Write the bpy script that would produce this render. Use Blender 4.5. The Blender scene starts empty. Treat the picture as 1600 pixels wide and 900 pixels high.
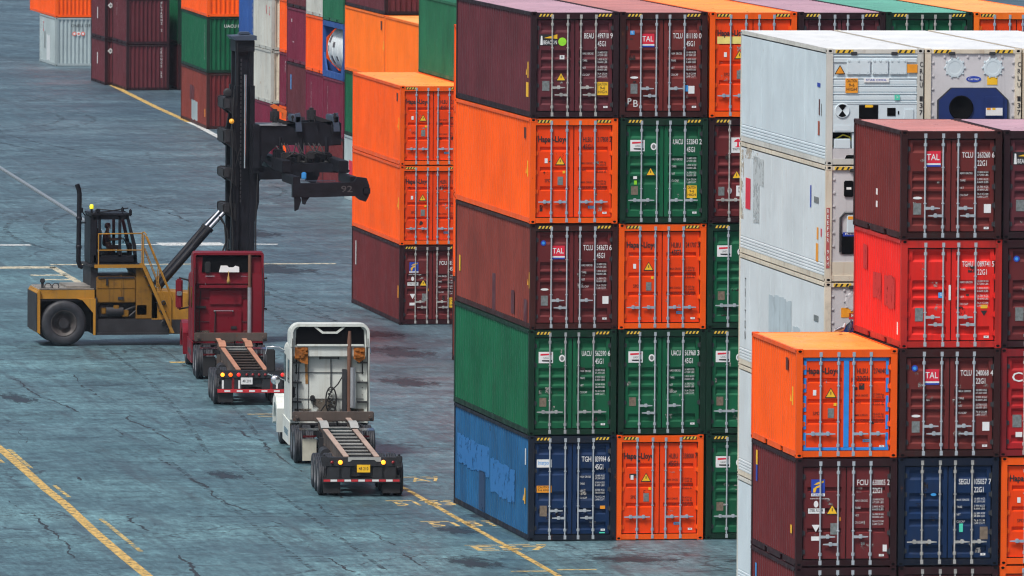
import bpy, bmesh, math, random
from mathutils import Vector, Matrix
random.seed(7)
PI = math.pi
scene = bpy.context.scene
COL = scene.collection

# ------------------------------------------------------------------ mesh helper
class MB:
    def __init__(s): s.v = []; s.f = []; s.m = []; s.smooth = []
    def add(s, vs, fs, mi=0, smooth=False):
        o = len(s.v); s.v += [tuple(p) for p in vs]
        for f in fs: s.f.append(tuple(o+i for i in f)); s.m.append(mi); s.smooth.append(smooth)
        return s
    def box(s, x0, x1, y0, y1, z0, z1, mi=0):
        return s.add([(x0,y0,z0),(x1,y0,z0),(x1,y1,z0),(x0,y1,z0),(x0,y0,z1),(x1,y0,z1),(x1,y1,z1),(x0,y1,z1)],
            [(0,3,2,1),(4,5,6,7),(0,1,5,4),(1,2,6,5),(2,3,7,6),(3,0,4,7)], mi)
    def bbox(s, x0, x1, y0, y1, z0, z1, b=.02, mi=0):
        # bevelled box: three crossing slabs hulled
        bm = bmesh.new(); bmesh.ops.create_cube(bm, size=1)
        for v in bm.verts:
            v.co = Vector(((x0+x1)/2+v.co.x*(x1-x0), (y0+y1)/2+v.co.y*(y1-y0), (z0+z1)/2+v.co.z*(z1-z0)))
        b = min(b, .45*min(x1-x0, y1-y0, z1-z0))
        bmesh.ops.bevel(bm, geom=bm.edges[:], offset=b, segments=2, affect='EDGES')
        s.bm(bm, mi); bm.free(); return s
    def bm(s, bm, mi=0, smooth=False):
        bm.verts.index_update()
        return s.add([v.co[:] for v in bm.verts], [[v.index for v in f.verts] for f in bm.faces], mi, smooth)
    def prism(s, pts, axis, a0, a1, mi=0):
        # pts: 2D polygon; axis 'x': pts are (y,z); 'y': (x,z); 'z': (x,y)
        n = len(pts)
        def P(p, a): return {'x': (a,p[0],p[1]), 'y': (p[0],a,p[1]), 'z': (p[0],p[1],a)}[axis]
        vs = [P(p,a0) for p in pts]+[P(p,a1) for p in pts]
        fs = [tuple(range(n)), tuple(reversed(range(n,2*n)))]
        fs += [(i,i+n,(i+1)%n+n,(i+1)%n) for i in range(n)]
        bm = bmesh.new(); bv = [bm.verts.new(v) for v in vs]
        for f in fs: bm.faces.new([bv[i] for i in f])
        bmesh.ops.recalc_face_normals(bm, faces=bm.faces[:]); s.bm(bm, mi); bm.free(); return s
    def tube(s, p, q, r, n=10, mi=0, r2=None):
        p = Vector(p); q = Vector(q); d = (q-p).normalized()
        a = d.orthogonal().normalized(); b = d.cross(a); r2 = r if r2 is None else r2
        vs = []
        for c, rr in ((p,r),(q,r2)):
            for i in range(n):
                t = 2*PI*i/n; vs.append(c+a*(rr*math.cos(t))+b*(rr*math.sin(t)))
        s.add(vs, [(i,(i+1)%n,(i+1)%n+n,i+n) for i in range(n)], mi, True)
        s.add(vs, [tuple(reversed(range(n))), tuple(range(n,2*n))], mi); return s
    def path(s, pts, r, n=8, mi=0):
        pts = [Vector(p) for p in pts]; rings = []
        a = None
        for i, p in enumerate(pts):
            d = (pts[min(i+1,len(pts)-1)]-pts[max(i-1,0)]).normalized()
            if a is None: a = d.orthogonal().normalized()
            a = (a-d*a.dot(d)).normalized(); b = d.cross(a)
            rings.append([p+a*(r*math.cos(2*PI*k/n))+b*(r*math.sin(2*PI*k/n)) for k in range(n)])
        vs = [v for g in rings for v in g]; fs = []
        for i in range(len(pts)-1):
            for k in range(n): fs.append((i*n+k, i*n+(k+1)%n, (i+1)*n+(k+1)%n, (i+1)*n+k))
        s.add(vs, fs, mi, True); s.add(rings[0], [tuple(reversed(range(n)))], mi); s.add(rings[-1], [tuple(range(n))], mi); return s
    def lathe(s, prof, c, axis, n=24, mi=0, smooth=True):
        # prof: (r, a) along axis
        def P(r, a, t):
            u, w = r*math.cos(t), r*math.sin(t)
            return {'x': (c[0]+a,c[1]+u,c[2]+w), 'y': (c[0]+u,c[1]+a,c[2]+w), 'z': (c[0]+u,c[1]+w,c[2]+a)}[axis]
        vs = [P(r,a,2*PI*k/n) for r,a in prof for k in range(n)]; fs = []
        for i in range(len(prof)-1):
            for k in range(n): fs.append((i*n+k, i*n+(k+1)%n, (i+1)*n+(k+1)%n, (i+1)*n+k))
        s.add(vs, fs, mi, smooth); return s
    def quad(s, x0, x1, z0, z1, y, mi=0):
        # thin plate facing -y
        return s.box(x0, x1, y, y+.004, z0, z1, mi)
    def poly(s, pts, y, mi=0, th=.004): return s.prism(pts, 'y', y, y+th, mi)
    def mesh(s, name, fix=False):
        me = bpy.data.meshes.new(name); me.from_pydata(s.v, [], s.f)
        me.polygons.foreach_set('material_index', s.m); me.polygons.foreach_set('use_smooth', s.smooth)
        if fix:
            bm = bmesh.new(); bm.from_mesh(me); bmesh.ops.recalc_face_normals(bm, faces=bm.faces[:]); bm.to_mesh(me); bm.free()
        me.update(); return me

def link(name, me, mats, parent=None, loc=(0,0,0), rot=None):
    o = bpy.data.objects.new(name, me); COL.objects.link(o); o.location = loc
    if rot: o.rotation_euler = rot
    if not isinstance(mats, (list, tuple)): mats = [mats]
    while len(me.materials) < len(mats): me.materials.append(None)
    for i, m in enumerate(mats):
        o.material_slots[i].link = 'OBJECT'; o.material_slots[i].material = m
    if parent: o.parent = parent
    return o
def build(mb, name, mats, parent=None, loc=(0,0,0), rot=None): return link(name, mb.mesh(name, True), mats, parent, loc, rot)
def thing(name, label, cat, loc=(0,0,0), rz=0, group=None):
    o = bpy.data.objects.new(name, None); COL.objects.link(o); o.empty_display_size = .3
    o.location = loc; o.rotation_euler = (0,0,rz); o['label'] = label; o['category'] = cat
    if group: o['group'] = group
    return o

# ------------------------------------------------------------------ materials
MATS = {}
def nodes(name):
    m = bpy.data.materials.new(name); m.use_nodes = True
    nt = m.node_tree; b = nt.nodes['Principled BSDF']; return m, nt, b
def N(nt, t, **kw):
    n = nt.nodes.new(t)
    for k, v in kw.items():
        if k.startswith('i_'): n.inputs[int(k[2:]) if k[2:].isdigit() else k[2:]].default_value = v
        else: setattr(n, k, v)
    return n
def ramp(nt, a, b, ca=(0,0,0,1), cb=(1,1,1,1)):
    r = nt.nodes.new('ShaderNodeValToRGB'); e = r.color_ramp.elements
    e[0].position = a; e[0].color = ca; e[1].position = b; e[1].color = cb; return r
def mixc(nt, fac, a, b, mode='MIX'):
    n = nt.nodes.new('ShaderNodeMix'); n.data_type = 'RGBA'; n.blend_type = mode
    for sock, val in ((n.inputs[0],fac),(n.inputs[6],a),(n.inputs[7],b)):
        if hasattr(val, 'links') or hasattr(val, 'is_output'): nt.links.new(val, sock)
        else: sock.default_value = val
    return n.outputs[2]
def plain(name, col, rough=.5, metal=0, emit=0, spec=.5, var=.12, vscale=4.0):
    if name in MATS: return MATS[name]
    m, nt, b = nodes(name); b.inputs['Roughness'].default_value = rough; b.inputs['Metallic'].default_value = metal
    b.inputs['Specular IOR Level'].default_value = spec
    c = (*col,1)
    if var:
        tc = N(nt,'ShaderNodeTexCoord'); no = N(nt,'ShaderNodeTexNoise'); no.inputs['Scale'].default_value = vscale; no.inputs['Detail'].default_value = 5
        nt.links.new(tc.outputs['Object'], no.inputs['Vector'])
        r = ramp(nt,.3,.7,(1-var,1-var,1-var,1),(1+var,1+var,1+var,1)); nt.links.new(no.outputs['Fac'], r.inputs['Fac'])
        nt.links.new(mixc(nt,1.0,c,r.outputs['Color'],'MULTIPLY'), b.inputs['Base Color'])
    else: b.inputs['Base Color'].default_value = c
    if emit:
        b.inputs['Emission Color'].default_value = c; b.inputs['Emission Strength'].default_value = emit
    MATS[name] = m; return m
def paint(name, col, rust=.25, rough=.42, fade=.18, rustcol=(.10,.035,.015), dirt=.35, streakcol=None, spec=.28):
    """weathered container paint: blotchy fading, vertical rain streaks, rust specks and chips"""
    if name in MATS: return MATS[name]
    m, nt, b = nodes(name); L = nt.links.new
    tc = N(nt,'ShaderNodeTexCoord'); oi = N(nt,'ShaderNodeObjectInfo')
    mu = N(nt,'ShaderNodeMath', operation='MULTIPLY'); mu.inputs[1].default_value = 37.0; L(oi.outputs['Random'], mu.inputs[0])
    ad = N(nt,'ShaderNodeVectorMath', operation='ADD'); L(tc.outputs['Object'], ad.inputs[0]); L(mu.outputs[0], ad.inputs[1])
    def noise(scale, detail, st=None, rgh=.55):
        n = N(nt,'ShaderNodeTexNoise'); n.inputs['Scale'].default_value = scale; n.inputs['Detail'].default_value = detail; n.inputs['Roughness'].default_value = rgh
        if st:
            mp = N(nt,'ShaderNodeMapping'); mp.inputs['Scale'].default_value = st; L(ad.outputs[0], mp.inputs['Vector']); L(mp.outputs[0], n.inputs['Vector'])
        else: L(ad.outputs[0], n.inputs['Vector'])
        return n.outputs['Fac']
    c = (*col,1)
    r1 = ramp(nt,.32,.72,(1-fade,1-fade,1-fade,1),(1+fade,1+fade,1+fade,1)); L(noise(.5,4), r1.inputs['Fac'])
    c1 = mixc(nt,1.0,c,r1.outputs['Color'],'MULTIPLY')
    # rain streaks: fine across, long down
    r2 = ramp(nt,.52,.74,(0,0,0,1),(dirt,dirt,dirt,1)); L(noise(1.0,5,(7,7,.35)), r2.inputs['Fac'])
    sc = streakcol or tuple(x*.35+.012 for x in col)
    c2 = mixc(nt, r2.outputs['Color'], c1, (*sc,1))
    # grime blotches
    r3 = ramp(nt,.56,.75,(0,0,0,1),(dirt*.8,dirt*.8,dirt*.8,1)); L(noise(1.7,8,None,.65), r3.inputs['Fac'])
    c3 = mixc(nt, r3.outputs['Color'], c2, (.03,.025,.022,1))
    # rust specks
    r4 = ramp(nt,.70-.12*rust,.74-.08*rust,(0,0,0,1),(.9,.9,.9,1)); L(noise(5.5,9,(1,1,.55),.7), r4.inputs['Fac'])
    c4 = mixc(nt, r4.outputs['Color'], c3, (*rustcol,1))
    L(c4, b.inputs['Base Color'])
    r5 = ramp(nt,.3,.7,(rough-.1,)*3+(1,),(rough+.22,)*3+(1,)); L(noise(2.2,6), r5.inputs['Fac']); L(r5.outputs['Color'], b.inputs['Roughness'])
    b.inputs['Specular IOR Level'].default_value = spec
    bp = N(nt,'ShaderNodeBump'); bp.inputs['Strength'].default_value = .25; bp.inputs['Distance'].default_value = .03
    L(noise(1.3,3), bp.inputs['Height']); L(bp.outputs[0], b.inputs['Normal'])
    MATS[name] = m; return m

def worn(name, col, wear=.5, scale=3.0):
    if name in MATS: return MATS[name]
    m, nt, b = nodes(name); b.inputs['Base Color'].default_value = (*col,1); b.inputs['Roughness'].default_value = .6
    out = nt.nodes['Material Output']; tr = nt.nodes.new('ShaderNodeBsdfTransparent'); mx = nt.nodes.new('ShaderNodeMixShader')
    tc = N(nt,'ShaderNodeTexCoord'); no = N(nt,'ShaderNodeTexNoise'); no.inputs['Scale'].default_value = scale; no.inputs['Detail'].default_value = 8; no.inputs['Roughness'].default_value = .7
    nt.links.new(tc.outputs['Object'], no.inputs['Vector']); r = ramp(nt,wear-.06,wear+.05); nt.links.new(no.outputs['Fac'], r.inputs['Fac'])
    nt.links.new(r.outputs['Color'], mx.inputs[0]); nt.links.new(tr.outputs[0], mx.inputs[1]); nt.links.new(b.outputs[0], mx.inputs[2]); nt.links.new(mx.outputs[0], out.inputs[0]); MATS[name] = m; return m
P = dict(
 maroon = paint('maroon_paint',(.128,.019,.021),.25,.40),
 plum   = paint('plum_paint',(.108,.023,.031),.15,.42),
 brown  = paint('oxide_brown_paint',(.145,.022,.020),.35,.45),
 rustred= paint('faded_oxide_paint',(.20,.040,.030),.4,.55,.22),
 wine   = paint('wine_paint',(.16,.014,.040),.15,.42),
 orange = paint('orange_paint',(.90,.105,.005),.12,.42,.10,(.20,.05,.012),.22,(.42,.05,.008)),
 orange_door = paint('orange_door_paint',(.86,.058,.003),.12,.42,.10,(.20,.05,.012),.22,(.42,.04,.006)),
 orange2= paint('sun_faded_orange_paint',(.94,.175,.010),.15,.45,.10,(.22,.06,.012),.22,(.5,.075,.01)),
 green  = paint('green_paint',(.006,.105,.046),.15,.42,.2),
 teal   = paint('faded_green_paint',(.014,.125,.062),.2,.5,.2),
 blue   = paint('worn_blue_paint',(.014,.098,.235),.55,.45,.25,(.02,.015,.015),.5,(.008,.022,.07)),
 navy   = paint('navy_paint',(.006,.026,.085),.25,.42,.2,(.02,.015,.015)),
 royal  = paint('royal_blue_paint',(.025,.085,.30),.2,.45),
 red    = paint('red_paint',(.72,.020,.014),.22,.42,.12,(.14,.03,.02),.28),
 crimson= paint('crimson_paint',(.42,.016,.020),.2,.42),
 white  = paint('reefer_white_paint',(.62,.715,.765),.05,.45,.06,(.30,.13,.05),.06,(.48,.47,.42)),
 cream  = paint('stained_white_paint',(.655,.71,.735),.36,.5,.08,(.42,.22,.10),.13,(.48,.38,.26)),
 dirtywhite = paint('dirty_white_paint',(.46,.48,.45),.6,.5,.15,(.30,.13,.05),.4,(.35,.25,.16)),
 grey   = paint('pale_grey_paint',(.36,.44,.46),.2,.5,.12,(.25,.13,.06),.25),
 rustwhite = paint('rusty_white_post_paint',(.66,.60,.49),.7,.6,.15,(.30,.10,.03),.45,(.40,.20,.08)),
)
FRAME = dict(  # darker frame copies: shade at posts and edges painted in, plus grime
 maroon = paint('shaded_grimy_maroon_frame_paint',(0.0279,0.0062,0.0087),.45,.5,.3,dirt=.6), plum = paint('shaded_grimy_plum_frame_paint',(0.0236,0.0068,0.0105),.4,.5,.3,dirt=.6), brown = paint('shaded_grimy_brown_frame_paint',(0.0372,0.0087,0.0087),.5,.5,.3,dirt=.6),
 green = paint('shaded_grimy_green_frame_paint',(0.0037,0.0279,0.0149),.4,.5,.3,dirt=.6), blue = paint('shaded_grimy_blue_frame_paint',(0.0074,0.0136,0.0279),.8,.55,.3,dirt=.7), navy = paint('shaded_grimy_navy_frame_paint',(0.0050,0.0099,0.0260),.5,.5,.3,dirt=.6),
 rustred = paint('shaded_grimy_oxide_frame_paint',(0.0465,0.0112,0.0099),.5,.5,.3,dirt=.6), crimson = paint('shaded_grimy_crimson_frame_paint',(.20,.012,.016),.4,.5,.3,dirt=.6), red = paint('shaded_grimy_red_frame_paint',(.50,.022,.016),.5,.5,.25,dirt=.6), white = paint('dusty_white_frame_paint',(.60,.60,.56),.4,.5,.15,(.28,.12,.05),.4,(.34,.28,.2)))
ROOF = dict(  # paler roof copies: sky glare, with some fading, painted into the colour
 maroon = paint('glare_maroon_roof_paint',(.50,.22,.27),.2,.34,.15,dirt=.2,spec=.6), plum = paint('glare_plum_roof_paint',(.50,.31,.37),.2,.34,.15,dirt=.2,spec=.6),
 brown = paint('glare_brown_roof_paint',(.54,.22,.20),.2,.34,.15,dirt=.2,spec=.6), orange = paint('glare_orange_roof_paint',(.90,.34,.06),.15,.32,.15,(.35,.12,.03),.2,(.7,.28,.06),spec=.6),
 orange2 = paint('glare_pale_orange_roof_paint',(.90,.42,.12),.15,.32,.15,(.35,.12,.03),.2,(.7,.28,.06),spec=.6), green = paint('glare_green_roof_paint',(.13,.40,.30),.2,.34,.15,dirt=.2,spec=.6),
 crimson = paint('glare_crimson_roof_paint',(.50,.16,.17),.2,.34,.15,dirt=.2,spec=.6), white = paint('glare_white_roof_paint',(.80,.82,.82),.02,.36,.04,dirt=.06,spec=.5), cream = paint('glare_cream_roof_paint',(.76,.785,.795),.1,.4,.06,dirt=.12))
BLACK = plain('black_rubber',(.012,.012,.014),.65)
STEEL = plain('galvanised_steel',(.50,.54,.58),.42,.35)
BARS = dict(plain=STEEL, blue=plain('bluish_steel',(.40,.50,.60),.4,.35), dull=plain('dull_steel',(.40,.41,.42),.5,.3,var=.3), rust=plain('spotted_steel',(.44,.43,.41),.5,.25,var=.35,vscale=7))
DARKST= plain('dark_steel',(.05,.052,.058),.5,.3)
WHITE = plain('white_decal',(.80,.80,.80),.55,var=.05)
WHITE2= plain('worn_white_lettering',(.62,.62,.62),.6,var=.2,vscale=20)
INK   = plain('black_lettering',(.02,.018,.02),.55)
INKBR = plain('brown_lettering',(.10,.018,.010),.6)
YEL   = plain('yellow_decal',(.90,.52,.02),.5)
YELL2 = plain('hazard_yellow',(.80,.52,.05),.55)
AMBERD= plain('amber_decal',(.85,.33,.02),.5)
REDD  = plain('red_decal',(.70,.02,.05),.5)
PINKD = plain('magenta_decal',(.72,.02,.12),.5)
BLUED = plain('blue_decal',(.02,.06,.42),.5)
SKYD  = plain('light_blue_decal',(.05,.33,.75),.5)
LIMED = plain('lime_decal',(.30,.72,.03),.5)
TEALD = plain('turquoise_decal',(.08,.65,.45),.5)
PLATE = plain('aluminium_plate',(.22,.24,.24),.5,.3,var=.3,vscale=14)
PLATEB= plain('dull_plate',(.20,.15,.11),.6,.1,var=.3,vscale=14)
TAPE  = plain('blue_tape',(.02,.25,.72),.45)
HOLE  = plain('dark_recess',(.005,.005,.006),.9,var=0,spec=.05)

# ------------------------------------------------------------------ lettering
TXT = {}
def text_geo(s, bold=.008):
    if (s,bold) in TXT: return TXT[(s,bold)]
    cu = bpy.data.curves.new('t','FONT'); cu.body = s; cu.size = 1; cu.resolution_u = 2; cu.offset = bold
    o = bpy.data.objects.new('t', cu); me = bpy.data.meshes.new_from_object(o)
    g = ([v.co[:] for v in me.vertices], [tuple(p.vertices) for p in me.polygons])
    bpy.data.objects.remove(o); bpy.data.curves.remove(cu); bpy.data.meshes.remove(me)
    TXT[(s,bold)] = g; return g
def put_text(mb, s, x, z, h, y, width=None, mi=0, face='front', anchor='l', sx=.78, bold=.008):
    """capital height h; front: on a plane facing -y at y; left: on a plane facing -x at x=y, x is the y coordinate"""
    vs, fs = text_geo(s, bold)
    if not vs: return
    x0 = min(v[0] for v in vs); x1 = max(v[0] for v in vs); k = h/.70
    kx = width/(x1-x0) if width else k*sx
    off = {'l':0,'c':-.5*(x1-x0)*kx,'r':-(x1-x0)*kx}[anchor]
    if face == 'front': out = [(x+off+(v[0]-x0)*kx, y, z+v[1]*k) for v in vs]
    else: out = [(y, x-off-(v[0]-x0)*kx, z+v[1]*k) for v in vs]
    mb.add(out, fs, mi)
def vertical_text(mb, s, y, ztop, h, x, mi=0, gap=1.25):
    for i, ch in enumerate(s):
        if ch != ' ': put_text(mb, ch, y, ztop-h-i*h*gap, h, x, mi=mi, face='left', anchor='c')

# ------------------------------------------------------------------ container geometry (origin: front left bottom corner)
W = 2.438
HT = {'40':2.896,'20':2.591,'40s':2.591}
LT = {'40':12.192,'20':6.058,'24':7.5}
CACHE = {}
def cached(key, fn):
    if key not in CACHE: CACHE[key] = fn()
    return CACHE[key]
def m_side(L, H, pitch=.278, dep=.045):
    def f():
        mb = MB(); y0, y1 = .15, L-.15; z0, z1 = .15, H-.10
        n = int((y1-y0)/pitch); p = (y1-y0)/n; xs = []
        for i in range(n):
            a = y0+i*p
            xs += [(.022,a),(.022,a+p*.26),(.022+dep,a+p*.5),(.022+dep,a+p*.76)]
        xs.append((.022,y1))
        vs = [(x,y,z) for z in (z0,z1) for x,y in xs]; k = len(xs)
        mb.add(vs, [(i+1,i,i+k,i+k+1) for i in range(k-1)])
        return mb.mesh('side_wall')
    return cached(('side',L,H,pitch), f)
def m_smooth_side(L, H):
    def f():
        mb = MB(); mb.box(.014,.05,.13,L-.13,.46,H-.14)
        for i in range(4): mb.prism([(.008,.16+i*.075),(.03,.16+i*.075),(.03,.225+i*.075),(.008,.205+i*.075)],'y',.13,L-.13)
        for i in range(1,8): mb.box(.0115,.014,L*i/8-.006,L*i/8+.006,.47,H-.15)
        return mb.mesh('side_wall', True)
    return cached(('sside',L,H), f)
def m_roof(L, H):
    def f():
        mb = MB(); n = int(L/.42); p = (L-.3)/n; ys = []
        for i in range(n):
            a = .15+i*p; ys += [(a,0),(a+p*.35,0),(a+p*.5,-.014),(a+p*.85,-.014)]
        ys.append((L-.15,0)); k = len(ys)
        vs = [(x,y,H-.022+dz) for x in (.05,W-.05) for y,dz in ys]
        mb.add(vs, [(i,i+k,i+k+1,i+1) for i in range(k-1)])
        mb.box(.05,W-.05,.05,.15,H-.05,H-.022); mb.box(.05,W-.05,L-.15,L-.05,H-.05,H-.022)
        return mb.mesh('roof')
    return cached(('roof',L,H), f)
def m_flat_roof(L, H):
    def f():
        mb = MB(); mb.box(.03,W-.03,.05,L-.05,H-.06,H-.012)
        return mb.mesh('roof')
    return cached(('froof',L,H), f)
def m_endwall(L, H, back):
    def f():
        mb = MB(); x0, x1 = .15, W-.15; n = 9; p = (x1-x0)/n; pts = []
        for i in range(n):
            a = x0+i*p; pts += [(a,.03),(a+p*.30,.03),(a+p*.46,.085),(a+p*.84,.085)]
        pts.append((x1,.03)); k = len(pts)
        vs = [((x, (L-y) if back else y, z)) for z in (.16,H-.12) for x,y in pts]
        mb.add(vs, [(i,i+1,i+k+1,i+k) for i in range(k-1)])
        return mb.mesh('end_wall', True)
    return cached(('end',L,H,back), f)
def m_frame(L, H, pockets, closed):
    def f():
        mb = MB(); c = .118
        for x0 in (0.006, W-.156):
            for y0 in (.006, L-.156): mb.box(x0,x0+.15,y0,y0+.15,c-.004,H-c+.004)
        for x0 in (.002, W-.062):
            mb.box(x0,x0+.06,.16,L-.16,H-.105,H-.012)          # top side rail
            seg = [.17, L-.17]
            if pockets:
                cy = L/2
                seg = [.17, cy-1.22, cy-.86, cy+.86, cy+1.22, L-.17]
            for i in range(0,len(seg),2): mb.box(x0+.012,x0+.06,seg[i],seg[i+1],.02,.165)
            for i in range(1,len(seg)-1,2): mb.box(x0+.012,x0+.06,seg[i],seg[i+1],.135,.165)
        zt = .20 if not closed else .12
        mb.box(.15,W-.15,.012,.075,H-zt,H-.02)                 # front header
        mb.box(.15,W-.15,.012,.075,.025,.165)                   # front sill
        mb.box(.15,W-.15,L-.09,L-.012,H-.12,H-.015); mb.box(.15,W-.15,L-.09,L-.012,.02,.165)
        mb.box(.07,W-.07,.09,L-.09,.12,.150)                    # floor
        return mb.mesh('frame')
    return cached(('frame',L,H,pockets,closed), f)
def m_cast():
    def f():
        mb = MB(); mb.bbox(0,.168,0,.178,0,.116,.012)
        def oval(cx, cz, rx, rz): return [(cx+rx*math.cos(2*PI*i/12), cz+rz*math.sin(2*PI*i/12)) for i in range(12)]
        mb.prism(oval(.084,.058,.045,.03),'y',-.0015,.002,1); mb.prism(oval(.089,.058,.045,.03),'x',-.0015,.002,1)
        return mb.mesh('corner_casting')
    return cached('cast', f)
DX = [.184, W/2+.014]; DW = W/2-.198
GROOVES = {
 'five40': [(2.33,2.64),(1.61,1.85),(1.36,1.58),(1.07,1.31),(.35,.58)],
 'five20': [(2.05,2.31),(1.42,1.62),(1.20,1.39),(.95,1.15),(.32,.52)],
 'three40':[(1.98,2.11),(1.43,1.56),(.90,1.03)],
 'three20':[(1.78,1.90),(1.28,1.40),(.80,.92)],
  'four20': [(2.05,2.30),(1.55,1.74),(1.24,1.42),(.94,1.12),(.28,.50)],
 'four40': [(2.36,2.62),(1.80,2.0),(1.10,1.36),(.72,.90),(.30,.52)],
}
YD = .065
def m_door(size, style):
    def f():
        mb = MB(); H = HT[size]; z0, z1 = .192, H-.228; g = sorted(GROOVES[style+size])
        prof = [(YD,z0)]
        for a,b in g:
            h = b-a; d = .045
            prof += [(YD,a),(YD+d,a+h*.22),(YD+d,b-h*.32),(YD,b)]
        prof.append((YD,z1)); xa, xb = .10, DW-.10; k = len(prof)
        vs = [(x,y,z) for x in (xa,xb) for y,z in prof]
        mb.add(vs, [(i,i+k,i+k+1,i+1) for i in range(k-1)])
        for a,b in g:                                          # groove ends
            h = b-a; d = .045
            for x in (xa,xb):
                q = [(x,YD,a),(x,YD+d,a+h*.22),(x,YD+d,b-h*.32),(x,YD,b)]
                mb.add(q, [(0,1,2,3)] if x == xa else [(3,2,1,0)])
        for x0,x1 in ((0,xa),(xb,DW)): mb.box(x0,x1,YD,YD+.04,z0,z1)
        mb.box(xa,xb,YD+.001,YD+.04,z0-.0,z0+.012); mb.box(xa,xb,YD+.001,YD+.04,z1-.012,z1)
        return mb.mesh('door')
    return cached(('door',size,style), f)
def m_gasket(size):
    def f():
        mb = MB(); H = HT[size]; mb.box(.158,W-.158,YD+.051,YD+.08,.166,H-.201); return mb.mesh('door_gasket')
    return cached(('gasket',size), f)
def m_hinge():
    def f():
        mb = MB(); mb.box(-.075,.045,YD-.022,YD-.004,-.05,.05); mb.tube((-.02,YD-.03,-.07),(-.02,YD-.03,.07),.018,8)
        return mb.mesh('hinge')
    return cached('hinge', f)
def m_bar(size):
    def f():
        mb = MB(); H = HT[size]; mb.tube((0,.03,.07),(0,.03,H-.10),.0215,8)
        for z in (.10,H-.13): mb.box(-.035,.035,.0,.055,z-.055,z+.055)
        for z in (.30,H-.34): mb.bbox(-.038,.038,.0,.062,z-.055,z+.055,.018)
        for z in (H*.33,H*.66): mb.bbox(-.034,.034,.004,.062,z-.018,z+.018,.008)
        return mb.mesh('locking_bar', True)
    return cached(('bar',size), f)
def m_handle(d):
    def f():
        mb = MB(); s = d
        mb.prism([(0,-.035),(s*.10,-.03),(s*.36,-.012),(s*.36,.012),(s*.10,.03),(0,.035)],'y',-.012,.01)
        mb.bbox(min(s*.14,s*.22),max(s*.14,s*.22),-.03,.05,-.045,.055,.012)
        return mb.mesh('handle', True)
    return cached(('handle',d), f)
def m_stripes():
    def f():
        mb = MB(); mb.box(0,.40,.0,.003,0,.085,0)
        for i in range(4):
            x = .015+i*.098; mb.prism([(x,.006),(x+.05,.006),(x+.088,.079),(x+.038,.079)],'y',-.0025,.0,1)
        return mb.mesh('hazard_stripe', True)
    return cached('stripes', f)
BARX = [.59,1.02,1.385,1.80]
SMALL = {  # the block of capacity lettering on the right-hand door
 'a':[('MAX GROSS','30.480 KGS','67.200 LBS'),('TARE','3.900 KGS','8.600 LBS'),('NET','26.580 KGS','58.600 LBS'),('CU.CAP','76.4 CU.M','2.698 CU.FT')],
 'h':[('MAX GROSS','32.500 kg','71.650 lb'),('TARE','3.880 kg','8.550 lb'),('MAX CARGO','28.620 kg','63.100 lb'),('CU. CAP.','76.3 cbm','2.694 cuft')],
}
def decal(mbs, key): return mbs.setdefault(key, MB())

def tri(cx, cz, r): return [(cx-r,cz-r*.8),(cx+r,cz-r*.8),(cx,cz+r*.9)]
def disk(cx, cz, rx, rz=None, n=16): rz = rz or rx; return [(cx+rx*math.cos(2*PI*i/n), cz+rz*math.sin(2*PI*i/n)) for i in range(n)]
YS = YD-.008                                                    # sticker plane
def logo_tal(root, x, z, s=1.0):
    mb = MB(); w = .40*s; mb.quad(x,x+w,z+.09*s,z+.40*s,YS,0); mb.quad(x,x+w,z+.045*s,z+.088*s,YS,1); mb.quad(x,x+w,z,z+.043*s,YS,2)
    put_text(mb,'TAL',x+w/2,z+.17*s,.16*s,YS-.003,w*.84,1,anchor='c'); build(mb,'logo_panel',[REDD,WHITE,BLUED],root)
def logo_beam(root, x, z):
    mb = MB(); mb.quad(x,x+.50,z,z+.30,YS,0)
    mb.poly([(x+.13,z+.20),(x+.50,z+.30),(x+.50,z+.18)],YS-.003,1); mb.poly([(x+.03,z+.01),(x+.10,z+.01),(x+.085,z+.26),(x+.045,z+.26)],YS-.003,2)
    put_text(mb,'BEACON',x+.12,z+.03,.105,YS-.003,.37,2); build(mb,'logo_panel',[INK,YEL,WHITE],root)
def logo_flag(root, x, z):
    mb = MB(); mb.quad(x,x+.40,z,z+.31,YS,0)
    mb.poly([(x+.05,z+.205),(x+.35,z+.225),(x+.36,z+.265),(x+.05,z+.255)],YS-.003,1); mb.poly([(x+.10,z+.05),(x+.37,z+.035),(x+.37,z+.085),(x+.09,z+.085)],YS-.003,2)
    put_text(mb,'UASC',x+.21,z+.12,.055,YS-.003,.15,3,anchor='c'); build(mb,'logo_panel',[WHITE,REDD,INK,PLATE],root)
def logo_f(root, x, z):
    mb = MB(); mb.quad(x,x+.33,z+.07,z+.40,YS,0); mb.quad(x,x+.33,z,z+.066,YS,1)
    put_text(mb,'FLORENS',x+.165,z+.012,.04,YS-.003,.27,0,anchor='c')
    mb.poly([(x+.06,z+.27),(x+.15,z+.33),(x+.30,z+.37),(x+.29,z+.32),(x+.16,z+.28)],YS-.004,2); mb.poly([(x+.05,z+.18),(x+.13,z+.24),(x+.25,z+.28),(x+.24,z+.23),(x+.13,z+.19),(x+.10,z+.09),(x+.05,z+.09)],YS-.004,2)
    put_text(mb,'www.florens.com',x+.20,z-.07,.035,YS-.003,.46,1,anchor='c'); build(mb,'logo_panel',[BLUED,WHITE,YEL],root)
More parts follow.
